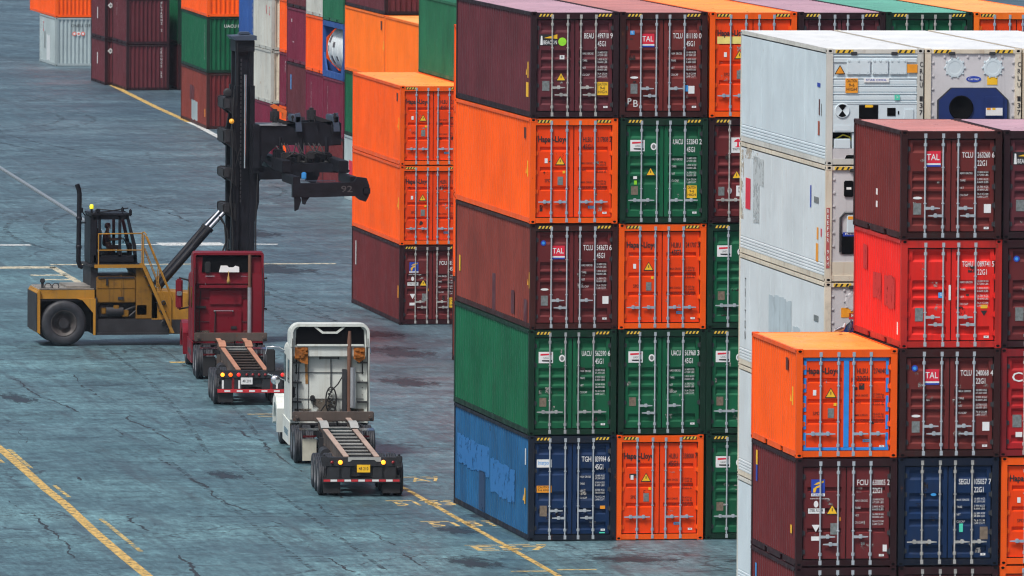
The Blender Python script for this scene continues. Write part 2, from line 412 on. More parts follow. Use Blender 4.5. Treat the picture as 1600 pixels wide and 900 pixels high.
def logo_trit(root, x, z):
    mb = MB(); mb.quad(x,x+.40,z,z+.42,YS,0); mb.poly([(x+.17,z+.17),(x+.23,z+.17),(x+.22,z+.31),(x+.18,z+.31)],YS-.003,1)
    mb.poly([(x+.09,z+.30),(x+.31,z+.30),(x+.29,z+.35),(x+.20,z+.385),(x+.11,z+.35)],YS-.003,1); mb.quad(x+.13,x+.27,z+.155,z+.175,YS-.004,1)
    put_text(mb,'TRITON',x+.2,z+.07,.055,YS-.003,.30,2,anchor='c'); build(mb,'logo_panel',[WHITE,REDD,INK],root)
def sticker(root, name, x, z, w, h, mats, text=None, tm=1):
    mb = MB(); mb.quad(x,x+w,z,z+h,YS,0)
    if text:
        n = len(text); hh = h/(n+.4)
        for i,t in enumerate(text): put_text(mb,t,x+w/2,z+h-(i+1)*hh+hh*.1,hh*.72,YS-.003,w*(.82 if len(t) > 3 else .45),tm,anchor='c')
    build(mb,name,mats,root)
def warning(root, x, z, r=.11):
    mb = MB(); mb.poly(tri(x,z,r),YS,0); mb.poly(tri(x,z-.003,r*.78),YS-.003,1); mb.quad(x-.010,x+.010,z-.035,z+.035,YS-.006,0)
    build(mb,'warning_triangle',[INK,YEL],root)

def container(key, col, loc, yaw, label, group, size='40', style='five', kind='dry', ident=None, code='45G1', logo=None, extras=(),
              L=None, closed=False, hz=True, bars=STEEL, handles='T', detail=2, side=(), ink=None, z=0, doorcol=None, endcol=None, cat='container'):
    H = HT[size]; L = L or LT[size]; mat = P[col]
    root = thing('shipping_container', label, cat, (loc[0],loc[1],z), yaw, group)
    pk = (size == '20')
    reef = kind == 'reefer'
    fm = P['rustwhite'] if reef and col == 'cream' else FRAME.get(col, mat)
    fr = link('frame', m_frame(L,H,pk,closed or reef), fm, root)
    sm = m_smooth_side(L,H) if reef else m_side(L,H)
    link('side_wall', sm, mat, root)
    link('side_wall', sm, mat, root, (W,L,0), (0,0,PI))
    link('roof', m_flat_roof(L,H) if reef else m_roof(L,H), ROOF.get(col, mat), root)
    link('end_wall', m_endwall(L,H,True), mat, root)
    if detail >= 1:
        for cx in (0,1):
            for cz in (0,1):
                for cy in ((0,1) if cx == 0 else (0,)):
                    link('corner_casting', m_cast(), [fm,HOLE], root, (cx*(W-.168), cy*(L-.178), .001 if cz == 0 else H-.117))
    if closed: link('end_wall', m_endwall(L,H,False), P[endcol] if endcol else mat, root)
    elif reef: pass
    elif detail >= 1:
        link('door_gasket', m_gasket(size), BLACK, root)
        if col.startswith('orange') and not doorcol: doorcol = 'orange_door'
        dm = m_door(size,style)
        dl = link('door', dm, P[doorcol or col], root, (DX[0],0,0)); dr = link('door', dm, P[doorcol or col], root, (DX[1],0,0))
        hm = DARKST if col not in ('orange','orange2','red') else mat
        for q in range(5):
            z_ = .36+q*(H-.80)/4
            link('hinge', m_hinge(), hm, dl, (0,0,z_)); h2 = link('hinge', m_hinge(), hm, dr, (DW,0,z_)); h2.scale.x = -1
        if bars is STEEL: bars = BARS['blue' if col.startswith('orange') else random.choice(('plain','plain','dull','rust'))]
        for i,bx in enumerate(BARX):
            d = dl if i < 2 else dr
            link('locking_bar', m_bar(size), bars, d, (bx-d.location.x,0,0))
        k = H/2.896
        if handles == 'T': hs = [(0,1,.83),(1,-1,.63),(2,1,.83),(3,-1,.63)]
        elif handles == 'H': hs = [(0,-1,.60),(1,-1,.60),(3,1,.60),(2,1,.60)]
        elif handles == 'U': hs = [(0,-1,.64),(0,1,.64),(2,1,.64),(3,1,.64)]
        else: hs = [(0,1,.80),(1,-1,.60),(2,1,.80)]
        for i,s,zz in hs:
            d = dl if i < 2 else dr
            link('handle', m_handle(s), bars, d, (BARX[i]-d.location.x,.012,zz*k))
        if hz:
            for x in (.20,W-.60): link('hazard_stripe', m_stripes(), [BLACK,YELL2], root, (x,.006,H-.135))
        if detail >= 2:
            rs = random.Random(len(label)*13+int(loc[0]*10)+int(z*7))
            for d in (dl,dr):
                mb = MB()
                for q in range(rs.randint(2,5)):
                    a_ = rs.uniform(.05,.75); c_ = rs.uniform(.3,H-.7); w_ = rs.uniform(.03,.22); h_ = rs.uniform(.02,.18); mb.quad(a_,a_+w_,c_,c_+h_,YS+.003)
                build(mb,'paint_scuff',worn('pale_scuff',(.36,.34,.32),.56,9.0) if rs.random() < .6 else worn('dark_scuff',(.03,.022,.02),.52,7.0),d)  # small scuff marks on the door leaves
        # lettering
        orange = col.startswith('orange'); ik = ink or (INK if orange else WHITE)
        if ident and detail >= 2:
            mb = MB(); ztop = 2.17*k
            a, b, c = ident.split(' ')
            if orange:
                put_text(mb,a,1.47-DX[1],2.24*k,.135*k,YS,.26); put_text(mb,b,1.87-DX[1],2.24*k,.135*k,YS,.30); put_text(mb,c,2.20-DX[1],2.24*k,.135*k,YS)
                put_text(mb,code,1.47-DX[1],2.04*k,.135*k,YS,.26)
            else:
                put_text(mb,a,1.48-DX[1],ztop,.145*k,YS,.265); put_text(mb,b,1.85-DX[1],ztop,.145*k,YS,.31); put_text(mb,c,2.20-DX[1],ztop,.145*k,YS)
                put_text(mb,code,1.85-DX[1],ztop-.215*k,.145*k,YS,.23)
            build(mb,'lettering',ik,dr)
            mb = MB()
            rows = SMALL['h' if orange else 'a']
            z0s = [1.62,1.43,1.10,.95] if orange else [1.72,1.53,1.33,1.14]
            for (t,u,v),zz in zip(rows,z0s):
                put_text(mb,t,1.43-DX[1],(zz+.01)*k,.055*k,YS,.034*len(t)); put_text(mb,u,1.85-DX[1],(zz+.04)*k,.052*k,YS,.27); put_text(mb,v,1.85-DX[1],(zz-.035)*k,.052*k,YS,.27)
            build(mb,'lettering',(INKBR if orange else WHITE2),dr)
            sticker(dr,'type_sticker',2.02-DX[1],.27*k,.12,.055,[WHITE,INK],['CSC'])
        x0 = .172
        if logo == 'hapag':
            mb = MB(); put_text(mb,'Hapag-Lloyd',.215-x0,2.24*k,.155*k,YS,.82,bold=.03); build(mb,'lettering',INK,dl)
            sticker(dl,'inspection_sticker',.40-x0,1.66*k,.08,.13,[WHITE,REDD]); warning(dl,.83-x0,1.72*k,.145)
            sticker(dl,'inspection_sticker',.90-x0,1.38*k,.07,.07,[YEL,INK])
            sticker(dl,'data_plate',.76-x0,1.06*k,.15,.23,[PLATE,INK]); mb = MB(); put_text(mb,'SPD',.40-x0,1.14*k,.09*k,YS,.17); build(mb,'lettering',INKBR,dl)
            mb = MB(); mb.quad(1.62-DX[1],1.80-DX[1],.42*k,.49*k,YS,0); mb.quad(1.65-DX[1],1.77-DX[1],.435*k,.475*k,YS-.003,1); build(mb,'inspection_sticker',[SKYD,PLATE],dr)
        elif logo == 'tal':
            logo_tal(dl,.585-x0,1.93*k,.92); sticker(dl,'data_plate',.30-x0,.66*k,.19,.27,[PLATE,INK]); mb = MB(); mb.poly(disk(.40-x0,1.10*k,.11,.032),YS,0); build(mb,'inspection_sticker',[WHITE],dl)
        elif logo == 'beam':
            logo_beam(dl,.22-x0,1.98*k); mb = MB(); mb.poly(disk(.86-x0,2.08*k,.115),YS,0); build(mb,'inspection_sticker',[LIMED],dl)
            sticker(dl,'inspection_sticker',.79-x0,1.60*k,.13,.11,[WHITE,PLATE],['B'],1); warning(dl,.83-x0,1.12*k,.145)
            sticker(dl,'data_plate',.31-x0,.74*k,.20,.27,[PLATE,INK])
        elif logo == 'flag':
            logo_flag(dl,.27-x0,1.98*k); mb = MB(); mb.poly(disk(.92-x0,2.11*k,.085,.10),YS,0); mb.poly(disk(.92-x0,2.11*k,.05,.06),YS-.003,1); build(mb,'inspection_sticker',[WHITE,PLATE],dl)
            sticker(dl,'data_plate',.30-x0,.79*k,.19,.24,[PLATEB,INK])
        elif logo == 'f':
            logo_f(dl,.36-x0,1.88*k); mb = MB(); mb.poly(disk(.48-x0,1.67*k,.055,.08),YS,0); build(mb,'inspection_sticker',[WHITE],dl)
            sticker(dl,'inspection_sticker',.29-x0,1.42*k,.40,.12,[WHITE,INK],['STEEL FLOOR']); warning(dl,.87-x0,1.52*k,.15); sticker(dl,'inspection_sticker',.99-x0,1.22*k,.09,.09,[AMBERD])
            mb = MB(); mb.poly([(.38-x0,1.12*k),(.58-x0,1.12*k),(.48-x0,.93*k)],YS,0); build(mb,'inspection_sticker',[WHITE],dl); sticker(dl,'data_plate',.83-x0,.86*k,.20,.27,[PLATE]); sticker(dl,'inspection_sticker',.37-x0,.70*k,.19,.10,[WHITE])
            sticker(dr,'inspection_sticker',2.11-DX[1],.40*k,.10,.16,[WHITE])
        elif logo == 'trit':
            logo_trit(dl,.62-x0,1.93*k); warning(dl,.79-x0,1.33*k,.14); sticker(dl,'data_plate',.28-x0,.76*k,.17,.24,[PLATE]); mb = MB(); mb.poly(disk(.60-x0,.89*k,.06,.085),YS,0); build(mb,'inspection_sticker',[WHITE],dl); sticker(dl,'inspection_sticker',.78-x0,.74*k,.20,.29,[WHITE,INK],['CSC'])
        elif logo == 'cai':
            mb = MB(); put_text(mb,'CAI',.28-x0,2.0*k,.25*k,YS,.62); build(mb,'lettering',WHITE,dl); sticker(dl,'data_plate',.30-x0,.78*k,.22,.30,[PLATE]); sticker(dl,'inspection_sticker',.38-x0,.52*k,.16,.12,[WHITE])
        elif logo == 'wave':
            sticker(dl,'logo_panel',.22-x0,2.02*k,.42,.22,[WHITE,SKYD],['Interpool']); sticker(dl,'caution_sticker',.22-x0,1.33*k,.42,.19,[AMBERD,INK],['CAUTION','9-6 HIGH'])
            sticker(dl,'data_plate',.31-x0,.68*k,.20,.29,[PLATEB]); sticker(dr,'inspection_sticker',2.0-DX[1],.87*k,.14,.09,[AMBERD]); sticker(dr,'inspection_sticker',1.98-DX[1],.20*k,.16,.035,[TEALD])
        for e in extras:
            if e == 'caution': sticker(dr,'caution_sticker',1.84-DX[1],.62*k,.31,.36,[YEL,INK],['CAUTION','9-6','HIGH'])
            elif e == 'caution2': sticker(dr,'caution_sticker',1.86-DX[1],.70*k,.28,.34,[YEL,INK],['CAUTION','9-6','HIGH']); warning(dl,.84-x0,1.42*k,.14); sticker(dl,'inspection_sticker',.36-x0,1.22*k,.10,.08,[WHITE]); sticker(dl,'inspection_sticker',.38-x0,1.07*k,.08,.11,[LIMED])
            elif e == 'stuck':
                sticker(dr,'inspection_sticker',1.80-DX[1],.72*k,.11,.17,[SKYD]); sticker(dr,'inspection_sticker',1.92-DX[1],.66*k,.17,.21,[WHITE]); sticker(dl,'inspection_sticker',.28-x0,2.27*k,.12,.11,[SKYD,WHITE],['GL'])
                mb = MB(); put_text(mb,'P',.22-x0,.37*k,.17,YS,.11); put_text(mb,'B',.38-x0,.30*k,.19,YS,.13); build(mb,'chalk_lettering',WHITE2,dl)
            elif e == 'white': sticker(dr,'inspection_sticker',2.02-DX[1],.70*k,.17,.21,[WHITE])
            elif e == 'disc':
                mb = MB(); mb.poly(disk(.36-x0,2.37*k,.075),YS,0); mb.poly(disk(.36-x0,2.37*k,.04),YS-.003,1); build(mb,'inspection_sticker',[BLUED,SKYD],dl)
            elif e == 'blueprint': sticker(dl,'inspection_sticker',.90-x0,1.34*k,.14,.13,[SKYD,WHITE],['GL'])
            elif e == 'dataplate': sticker(dl,'data_plate',.34-x0,.72*k,.20,.32,[PLATE])
            elif e == 'tri2':
                sticker(dr,'inspection_sticker',1.94-DX[1],1.06*k,.16,.085,[YEL]); mb = MB(); mb.poly([(1.94-DX[1],1.0*k),(2.10-DX[1],1.0*k),(2.02-DX[1],.86*k)],YS,0); build(mb,'inspection_sticker',[INK],dr)
                sticker(dl,'inspection_sticker',1.15-x0,1.28*k,.05,.36,[WHITE])
            elif e == 'seaco':
                mb = MB(); mb.poly(disk(.86-x0,1.90*k,.07,.035),YS,0); build(mb,'inspection_sticker',[SKYD],dl); sticker(dr,'data_plate',2.0-DX[1],.70*k,.19,.30,[PLATEB]); sticker(dr,'inspection_sticker',1.50-DX[1],.90*k,.09,.20,[TEALD])
            elif e == 'tape':
                mb = MB(); zt = H-.215
                mb.box(.0,DW*2+.012,-.0,.004,zt-.07,zt+.0); mb.box(.0,DW*2+.012,-.0,.004,.18,.25); mb.box(DW-.055,DW+.07,-.004,.003,.25,zt-.07)
                for x in (-.0,DW*2-.06):
                    for a,b in ((.25,.60),(.68,1.02),(1.10,1.48),(1.56,1.90),(1.98,2.36)): mb.box(x,x+.065,0,.004,a,b)
                build(mb,'tape',TAPE,root,(DX[0],YS-.004,0))
    # marks on the long side (plane facing -x)
    for e in side:
        mb = MB(); X = .0025 if reef else .0165
        if e[0] == 'yellow': # small warning marks near the door end
            yy = e[1]; mb.prism([(yy,e[2]),(yy-.16,e[2]),(yy-.08,e[2]+.16)],'x',X,X+.004,0); mb.box(X,X+.004,yy-.38,yy-.26,e[2]-.08,e[2]+.36,0)
            build(mb,'side_marking',YEL,root)
        elif e[0] == 'bar': mb.box(X,X+.004,e[1],e[1]+e[5] if len(e) > 5 else e[1]+.13,e[2],e[3],0); build(mb,'side_marking',e[4],root)
        elif e[0] == 'vt': vertical_text(mb,e[1],e[2],e[3],e[4],X,0); build(mb,'side_lettering',e[5],root)
        elif e[0] == 'patch':
            rp = random.Random(int(e[1][0][0]*100))
            for (a,b,c,d) in e[1]:
                n = max(1,round((b-a)/.278)); w_ = (b-a)/n; o1 = o2 = 0
                for q in range(n):
                    o1 = o1*.6+rp.uniform(-.045,.045)*min(1,n/6); o2 = o2*.6+rp.uniform(-.045,.045)*min(1,n/6)
                    mb.box(X+.002,X+.006,a+q*w_,a+(q+1)*w_,c+o1,d+o2,0)
                build(mb,'paint_patch',e[2],root); mb = MB()
        elif e[0] == 'ht': put_text(mb,e[1],e[2],e[3],e[4],X,e[6] if len(e) > 6 else None,0,'left'); build(mb,'side_lettering',e[5],root)
    return root

# ------------------------------------------------------------------ reefer machinery end and tank container
def reefer_front(root, kind):
    H = 2.896; a, b = .157, W-.157
    wm = P['white'] if kind == 'star' else P['grey2']
    if kind == 'star':
        mb = MB(); mb.box(a,b,.045,.09,.84,H-.12)
        zs = [2.72,2.17,1.99,1.79,1.58]
        for z in zs: mb.prism([(.015,z-.012),(.045,z-.05),(.045,z+.012),(.02,z+.012)],'x',a,b)
        for z in (2.62,2.08,1.89,1.69): mb.prism([(.022,z-.06),(.045,z-.09),(.045,z+.05),(.022,z+.03)],'x',a+.02,b-.02)
        build(mb,'machinery_panel',wm,root)
        for x0,x1 in ((.50,1.10),(1.14,1.55),(1.58,2.02)):
            mb = MB(); mb.bbox(x0,x1,-.0,.03,2.25,2.62,.03)
            for x in (x0+.06,(x0+x1)/2,x1-.06):
                for z in (2.28,2.59): mb.bbox(x-.03,x+.03,-.012,.02,z-.03,z+.03,.012)
            build(mb,'access_panel',wm,root)
        mb = MB(); mb.poly(tri(.33,2.37,.14),-.004,0); mb.poly(tri(.33,2.365,.105),-.007,1); build(mb,'warning_triangle',[INK,AMBERD],root)
        sticker2(root,'warning_sticker',2.02,2.30,.26,.21,-.006,[AMBERD])
        sticker2(root,'caution_sticker',.47,1.80,.31,.36,-.004,[AMBERD,INK],['CAUTION','9-6','HIGH'])
        sticker2(root,'logo_panel',.93,2.06,.64,.10,-.004,[WHITE,BLUED],['STAR COOL'])
        sticker2(root,'inspection_sticker',1.71,1.62,.13,.13,-.004,[TEALD,WHITE],['CA'])
        mb = MB(); mb.bbox(a,b,.02,.09,.82,1.545,.01); mb.box(a,b,.012,.02,1.52,1.545); build(mb,'unit_cover',wm,root)
        mb = MB(); mb.lathe([(0,.004),(.16,.004),(.17,.0),(.185,.0),(.19,.02)],(.40,.0,1.36),'y',24,1)
        for t0 in (PI/2,3*PI/2): mb.poly([(.40,1.36)]+[(.40+.155*math.cos(t0+u*.17),1.36+.155*math.sin(t0+u*.17)) for u in range(-4,5)],-.004,0)
        build(mb,'fan_grille',[HOLE,wm],root)
        mb = MB(); mb.box(.82,1.30,.008,.02,1.05,1.50,0); mb.box(.97,1.17,.002,.008,1.44,1.50,1); build(mb,'condenser_opening',[HOLE,YEL],root)
        mb = MB(); mb.box(1.53,1.74,.008,.02,1.23,1.43,0); mb.box(1.80,1.83,.008,.02,1.27,1.35,0); build(mb,'display_panel',[HOLE],root)
        mb = MB(); mb.bbox(1.95,2.2,-.005,.02,1.0,1.40,.02); mb.box(.20,.62,.012,.02,.86,1.0); build(mb,'access_panel',wm,root)
        mb = MB(); mb.box(a,b,.30,.34,.38,.84); build(mb,'cable_recess',HOLE,root)
        mb = MB(); mb.path([(.20,.2,.45),(.28,.16,.66),(.45,.14,.76),(.62,.16,.70),(.72,.2,.50)],.02,8); mb.path([(.25,.2,.47),(.36,.16,.64),(.52,.14,.66),(.66,.2,.45)],.02,8); build(mb,'power_cable',plain('yellow_cable',(.55,.48,.03),.5),root)
        mb = MB(); mb.bbox(.20,.62,.03,.28,.42,.66,.015); mb.bbox(.66,.80,.05,.28,.42,.80,.01); build(mb,'control_box',wm,root)
        mb = MB(); mb.prism([(a,.12),(.45,.12),(.52,.26),(.92,.26),(1.0,.12),(1.12,.12),(1.2,.26),(1.5,.26),(1.58,.12),(b,.12),(b,.42),(a,.42)],'y',.02,.08); build(mb,'base_panel',P['grey2'],root)
    elif kind == 'gauge':
        mb = MB(); mb.box(a,b,.045,.09,.50,H-.12)
        for z in [.9+i*.33 for i in range(6)]: mb.bbox(a+.02,a+.09,.02,.05,z-.03,z+.03,.012)
        build(mb,'machinery_panel',P['grey2'],root)
        mb = MB(); mb.bbox(.46,.70,.0,.045,2.12,2.52,.06,0); mb.box(.52,.64,-.004,.0,2.30,2.36,1); build(mb,'gauge',[HOLE,WHITE],root)
        mb = MB(); mb.bbox(.74,1.6,.01,.045,2.02,2.70,.03); build(mb,'access_panel',plain('cream_panel',(.62,.52,.38),.5),root)
        sticker2(root,'logo_panel',.72,1.84,.24,.16,.03,[REDD,WHITE],['K'])
        mb = MB(); mb.path([(.38,.03,.75),(.38,.02,1.60),(.48,.02,1.72),(1.9,.02,1.72)],.03,8); build(mb,'guard_bar',DARKST,root)
        mb = MB(); mb.box(.42,b,.02,.045,.70,1.20); build(mb,'condenser_opening',HOLE,root)
        mb = MB(); mb.bbox(.54,1.1,-.02,.045,1.22,1.66,.02,0); mb.box(.56,1.08,-.024,-.02,1.56,1.64,1); build(mb,'control_box',[P['white'],AMBERD],root)
        sticker2(root,'logo_panel',.44,1.14,.7,.10,.012,[BLUED,WHITE],['REEFER'])
        mb = MB(); mb.box(a,b,.03,.09,.12,.50); build(mb,'base_panel',P['rustwhite'],root)
    else:
        mb = MB(); mb.box(a,b,.045,.09,.84,H-.12)
        for z in [.9+i*.33 for i in range(6)]:
            for x in (a+.05,b-.05): mb.bbox(x-.035,x+.035,.02,.05,z-.03,z+.03,.012)
        for i in range(6): mb.bbox(.5+i*.29-.03,.5+i*.29+.03,.02,.05,2.66,2.73,.012)
        build(mb,'machinery_panel',P['grey2'],root)
        for cx in (.76,1.72):
            mb = MB(); mb.lathe([(0,.030),(.15,.030),(.16,.026),(.22,.026),(.235,.03),(.24,.045)],(cx,0,2.42),'y',20,0,False)
            for i in range(10): t = 2*PI*i/10; mb.bbox(cx+.255*math.cos(t)-.025,cx+.255*math.cos(t)+.025,0.02,.04,2.42+.235*math.sin(t)-.025,2.42+.255*math.sin(t)+.025,.01)
            build(mb,'inspection_cover',P['white'] if kind == 'blue' else P['grey2'],root)
        bc = plain('unit_blue',(.012,.03,.14),.45)
        mb = MB(); pts = [(.32,.9),(.32,1.62),(.66,1.93),(1.80,1.93),(2.12,1.62),(2.12,.9)]
        mb.prism(pts,'y',.0,.044,0); mb.prism([(x*.96+.05,z*.97+.04) for x,z in pts],'y',-.012,.0,1); build(mb,'refrigeration_unit',[DARKST,bc],root)
        mb = MB(); mb.lathe([(0,.0),(.06,.0),(.07,-.01),(.25,-.01),(.28,-.03),(.30,-.03),(.31,.01)],(.92,-.015,1.43),'y',24); build(mb,'fan_grille',HOLE,root)
        mb = MB(); mb.bbox(1.50,2.0,-.04,.0,1.20,1.72,.02,0); mb.box(1.54,1.96,-.045,-.04,1.24,1.43,1); mb.box(1.56,1.66,-.048,-.045,1.38,1.43,2); mb.box(1.70,1.78,-.048,-.045,1.38,1.43,3)
        build(mb,'control_box',[bc,WHITE,AMBERD,YEL],root)
        mb = MB(); mb.poly(disk(1.24,2.14,.19,.075,20),-.004+.04,0); put_text(mb,'Carrier',1.24,2.115,.06,.033,.28,1,anchor='c'); build(mb,'logo_panel',[BLUED,WHITE],root)
        if kind == 'blue': sticker2(root,'warning_sticker',1.58,2.0,.26,.20,.036,[YEL])
        else:
            sticker2(root,'warning_sticker',.42,2.02,.34,.24,.036,[AMBERD]); sticker2(root,'logo_panel',.62,1.98,.22,.15,.036,[REDD,WHITE],['K'])
        mb = MB(); mb.box(a,b,.03,.09,.16,.84); mb.box(.3,1.2,.012,.03,.3,.75); build(mb,'base_panel',P['cream'] if kind != 'blue' else P['grey2'],root)
    mb = MB()
    for x in (.22,1.78): mb.box(x,x+.44,.004,.012,H-.11,H-.03,0); [mb.prism([(x+.02+i*.14,H-.105),(x+.07+i*.14,H-.105),(x+.11+i*.14,H-.035),(x+.06+i*.14,H-.035)],'y',.001,.004,1) for i in range(3)]
    build(mb,'hazard_stripe',[YELL2,BLACK],root)
    mb = MB()
    for x in (.60,1.62): mb.bbox(x,x+.16,-.01,.012,H-.16,H-.08,.015)
    build(mb,'lifting_bracket',DARKST,root)
def sticker2(root, name, x, z, w, h, y, mats, text=None):
    mb = MB(); mb.quad(x,x+w,z,z+h,y,0)
    if text:
        n = len(text); hh = h/(n+.4)
        for i,t in enumerate(text): put_text(mb,t,x+w/2,z+h-(i+1)*hh+hh*.1,hh*.72,y-.003,w*(.82 if len(t) > 3 else .45),1,anchor='c')
    build(mb,name,mats,root)
P['grey2'] = paint('dusty_grey_white_paint',(.60,.59,.61),.25,.5,.10,(.35,.18,.09),.26)

def tank_container(label, group, loc, z):
    root = thing('tank_container', label, 'tank container', (loc[0],loc[1],z), 0, group); L, H = 6.058, 2.591; fm = P['royal']
    mb = MB()
    for y0 in (0,L-.15):
        for x0 in (0,W-.15): mb.box(x0,x0+.15,y0,y0+.15,.118,H-.118)
        mb.box(.15,W-.15,y0+.01,y0+.14,.02,.22); mb.box(.15,W-.15,y0+.01,y0+.14,H-.2,H-.02)
        for x0,s in ((.15,1),(W-.15,-1)):
            mb.prism([(x0,.22),(x0+s*.62,.22),(x0,.84)],'y',y0+.03,y0+.12); mb.prism([(x0,H-.2),(x0+s*.62,H-.2),(x0,H-.82)],'y',y0+.03,y0+.12)
    for x0 in (.01,W-.13):
        mb.box(x0,x0+.12,.15,L-.15,.02,.30); mb.box(x0,x0+.12,.15,L-.15,H-.26,H-.02)
        mb.prism([(.15,.30),(.95,.30),(.15,1.1)],'x',x0+.02,x0+.10); mb.prism([(L-.15,.30),(L-.95,.30),(L-.15,1.1)],'x',x0+.02,x0+.10)
    build(mb,'frame',fm,root)
    for x in (0,W-.168):
        for y in (0,L-.178):
            for zz in (.001,H-.117): link('corner_casting',m_cast(),[fm,HOLE],root,(x,y,zz))
    mb = MB(); r = 1.12; c = (W/2,0,1.32); prof = [(0,.16),(.35,.19),(.7,.30),(.95,.46),(1.08,.66),(r,.85),(r,L-.85),(1.08,L-.66),(.95,L-.46),(.7,L-.30),(.35,L-.19),(0,L-.16)]
    mb.lathe(prof,c,'y',40)
    for yy in (1.0,2.3,3.75,5.0): mb.lathe([(r,yy),(r+.02,yy),(r+.02,yy+.08),(r,yy+.08)],c,'y',40)
    tk = build(mb,'tank',P['cream'],root)
    mb = MB()
    for (yy,t,w,h) in ((4.5,2.75,.5,.3),(3.2,2.95,.7,.22),(3.9,3.6,.55,.35),(4.9,3.15,.25,.25),(2.5,3.5,.4,.2)):
        n = 5; vs = []
        for i in range(n+1):
            a = t+h*(i/n-.5); vs += [(W/2+1.128*math.cos(a),yy,1.32+1.128*math.sin(a)),(W/2+1.128*math.cos(a),yy+w,1.32+1.128*math.sin(a))]
        mb.add(vs,[(2*i,2*i+1,2*i+3,2*i+2) for i in range(n)])
    build(mb,'tank_decal',plain('faded_black_decal',(.09,.08,.09),.6,var=.4,vscale=9),tk)

# ------------------------------------------------------------------ the container stacks
H4, H2 = 2.896, 2.591
def jit(): return (random.uniform(-.028,.022), random.uniform(-.04,.03))
GA = 'containers of the tall central block'
fwd = 'facing its doors to the yard'
ORD = ['bottom','second from the ground','third up','fourth up','topmost']
AX = [0,2.452,4.93,7.40,9.87,12.34]
A = {  # column -> bottom to top: (paint, logo, ident, extra kwargs, label)
 0: [('blue','wave','TGH 839984 6',dict(handles='T',style='four',doorcol='navy',side=[('patch',[(6.4,11.7,1.25,2.05),(2.3,6.2,.85,1.80)],worn('flaking_bright_blue_paint',(.018,.155,.42),.41,2.4)),('patch',[(7.1,8.0,.2,1.30)],worn('dark_blue_touch_up',(.010,.045,.12),.36,3.0)),('yellow',1.0,1.05),('bar',.55,2.05,2.5,WHITE2,.14)]),'scuffed blue container at the foot of the central block corner, flaking paint'),
     ('green','flag','UACU 562390 6',dict(handles='U'),'clean green container resting on the scuffed blue one at the block corner'),
     ('rustred','tal','TCLU 543673 6',dict(doorcol='maroon',handles='O',extras=('white','disc'),side=[('bar',11.4,.9,1.35,YEL,.2),('yellow',.55,1.2),('patch',[(5.6,6.1,.1,1.2),(2.6,3.1,.25,.9),(.6,1.1,.15,.8)],P['plum'])]),'faded red-brown container with patched side, between green and orange boxes'),
     ('orange','hapag','HLBU 217808 2',dict(handles='H',bars=STEEL,side=[('yellow',.8,1.35),('bar',.75,2.3,2.6,INKBR,.35)]),'bright orange corner container of the central block, just below the top maroon one'),
     ('plum','beam','BEAU 499710 9',dict(extras=('caution',),side=[('bar',.5,.55,.95,YEL,.35),('yellow',.9,1.15)]),'dark maroon container with yellow beam logo and round lime sticker')],
 1: [('orange','hapag','HLBU 338000 7',dict(handles='U'),'orange ground container beside the scuffed blue one in the central block'),
     ('green','flag','UACU 563960 3',dict(handles='O'),'green container stacked directly on the orange ground container'),
     ('orange','hapag','HLBU 241707 3',dict(handles='H'),'orange container squeezed between two green ones in the central block'),
     ('green','flag','UACU 532843 2',dict(handles='U',extras=('caution2',)),'green container with yellow caution card and lime sticker under a red-brown one'),
     ('brown','tal','TCLU 811180 0',dict(handles='O',extras=('stuck',)),'red-brown top container with magenta logo and chalk letters on its door')],
 2: [('green','flag',None,dict(handles='U'),'green ground container half hidden behind the white refrigerated stack'),
     ('green','flag',None,dict(handles='U'),'green container on a green one, its door cut off by the white stack'),
     ('green','flag',None,dict(handles='U',ink=WHITE),'green container below the maroon one, half behind the white stack'),
     ('maroon','trit',None,dict(handles='U'),'maroon container with white emblem card, half behind the white stack'),
     ('orange','hapag','HLBU 362090 1',dict(handles='H'),'orange top container whose name stands on a pale yellow strip')],
 3: [('maroon','tal',None,{},'maroon hidden ground container in the fourth column behind white stack'),('green','flag',None,{},'green second container in the fourth column behind white stack'),('brown','tal',None,{},'brown middle container in the fourth column behind white stack'),('orange','hapag',None,{},'orange fourth container in the fourth column behind white stack'),('plum',None,None,{},'maroon top container between the orange and the green tops, behind white roofs')],
 4: [('orange','hapag',None,{},'orange ground container in the fifth column behind white stack'),('maroon',None,None,{},'maroon second container in the fifth column behind white stack'),('navy',None,None,{},'navy middle container in the fifth column behind white stack'),('brown','tal',None,{},'brown fourth container in the fifth column behind white stack'),('green',None,None,{},'green top container showing only its upper door edge behind white roofs')],
 5: [('green','flag',None,{},'green ground container in the last column behind white stack'),('orange','hapag',None,{},'orange second container in the last column behind white stack'),('maroon','tal',None,{},'maroon middle container in the last column behind white stack'),('green',None,None,{},'green fourth container in the last column behind white stack'),('orange2','hapag',None,{},'orange top container at the end of the block row, behind white roofs')],
}
for c,lst in A.items():
    for i,(col,logo,ident,kw,lab) in enumerate(lst):
        j = jit(); kw = dict(kw); kw.setdefault('style','three' if logo == 'hapag' else 'five'); kw.setdefault('bars', STEEL)
        rt = container('A', col, (AX[c]+j[0], j[1]), 0, lab, GA, '40', ident=ident, logo=logo, z=i*H4, detail=2 if c < 3 or i == 4 else 1, **kw)
        if c == 2 and i == 4: sticker2(rt,'name_strip',.22,2.02,.86,.20,YS+.0015,[plain('pale_yellow_decal',(.85,.70,.20),.5)])

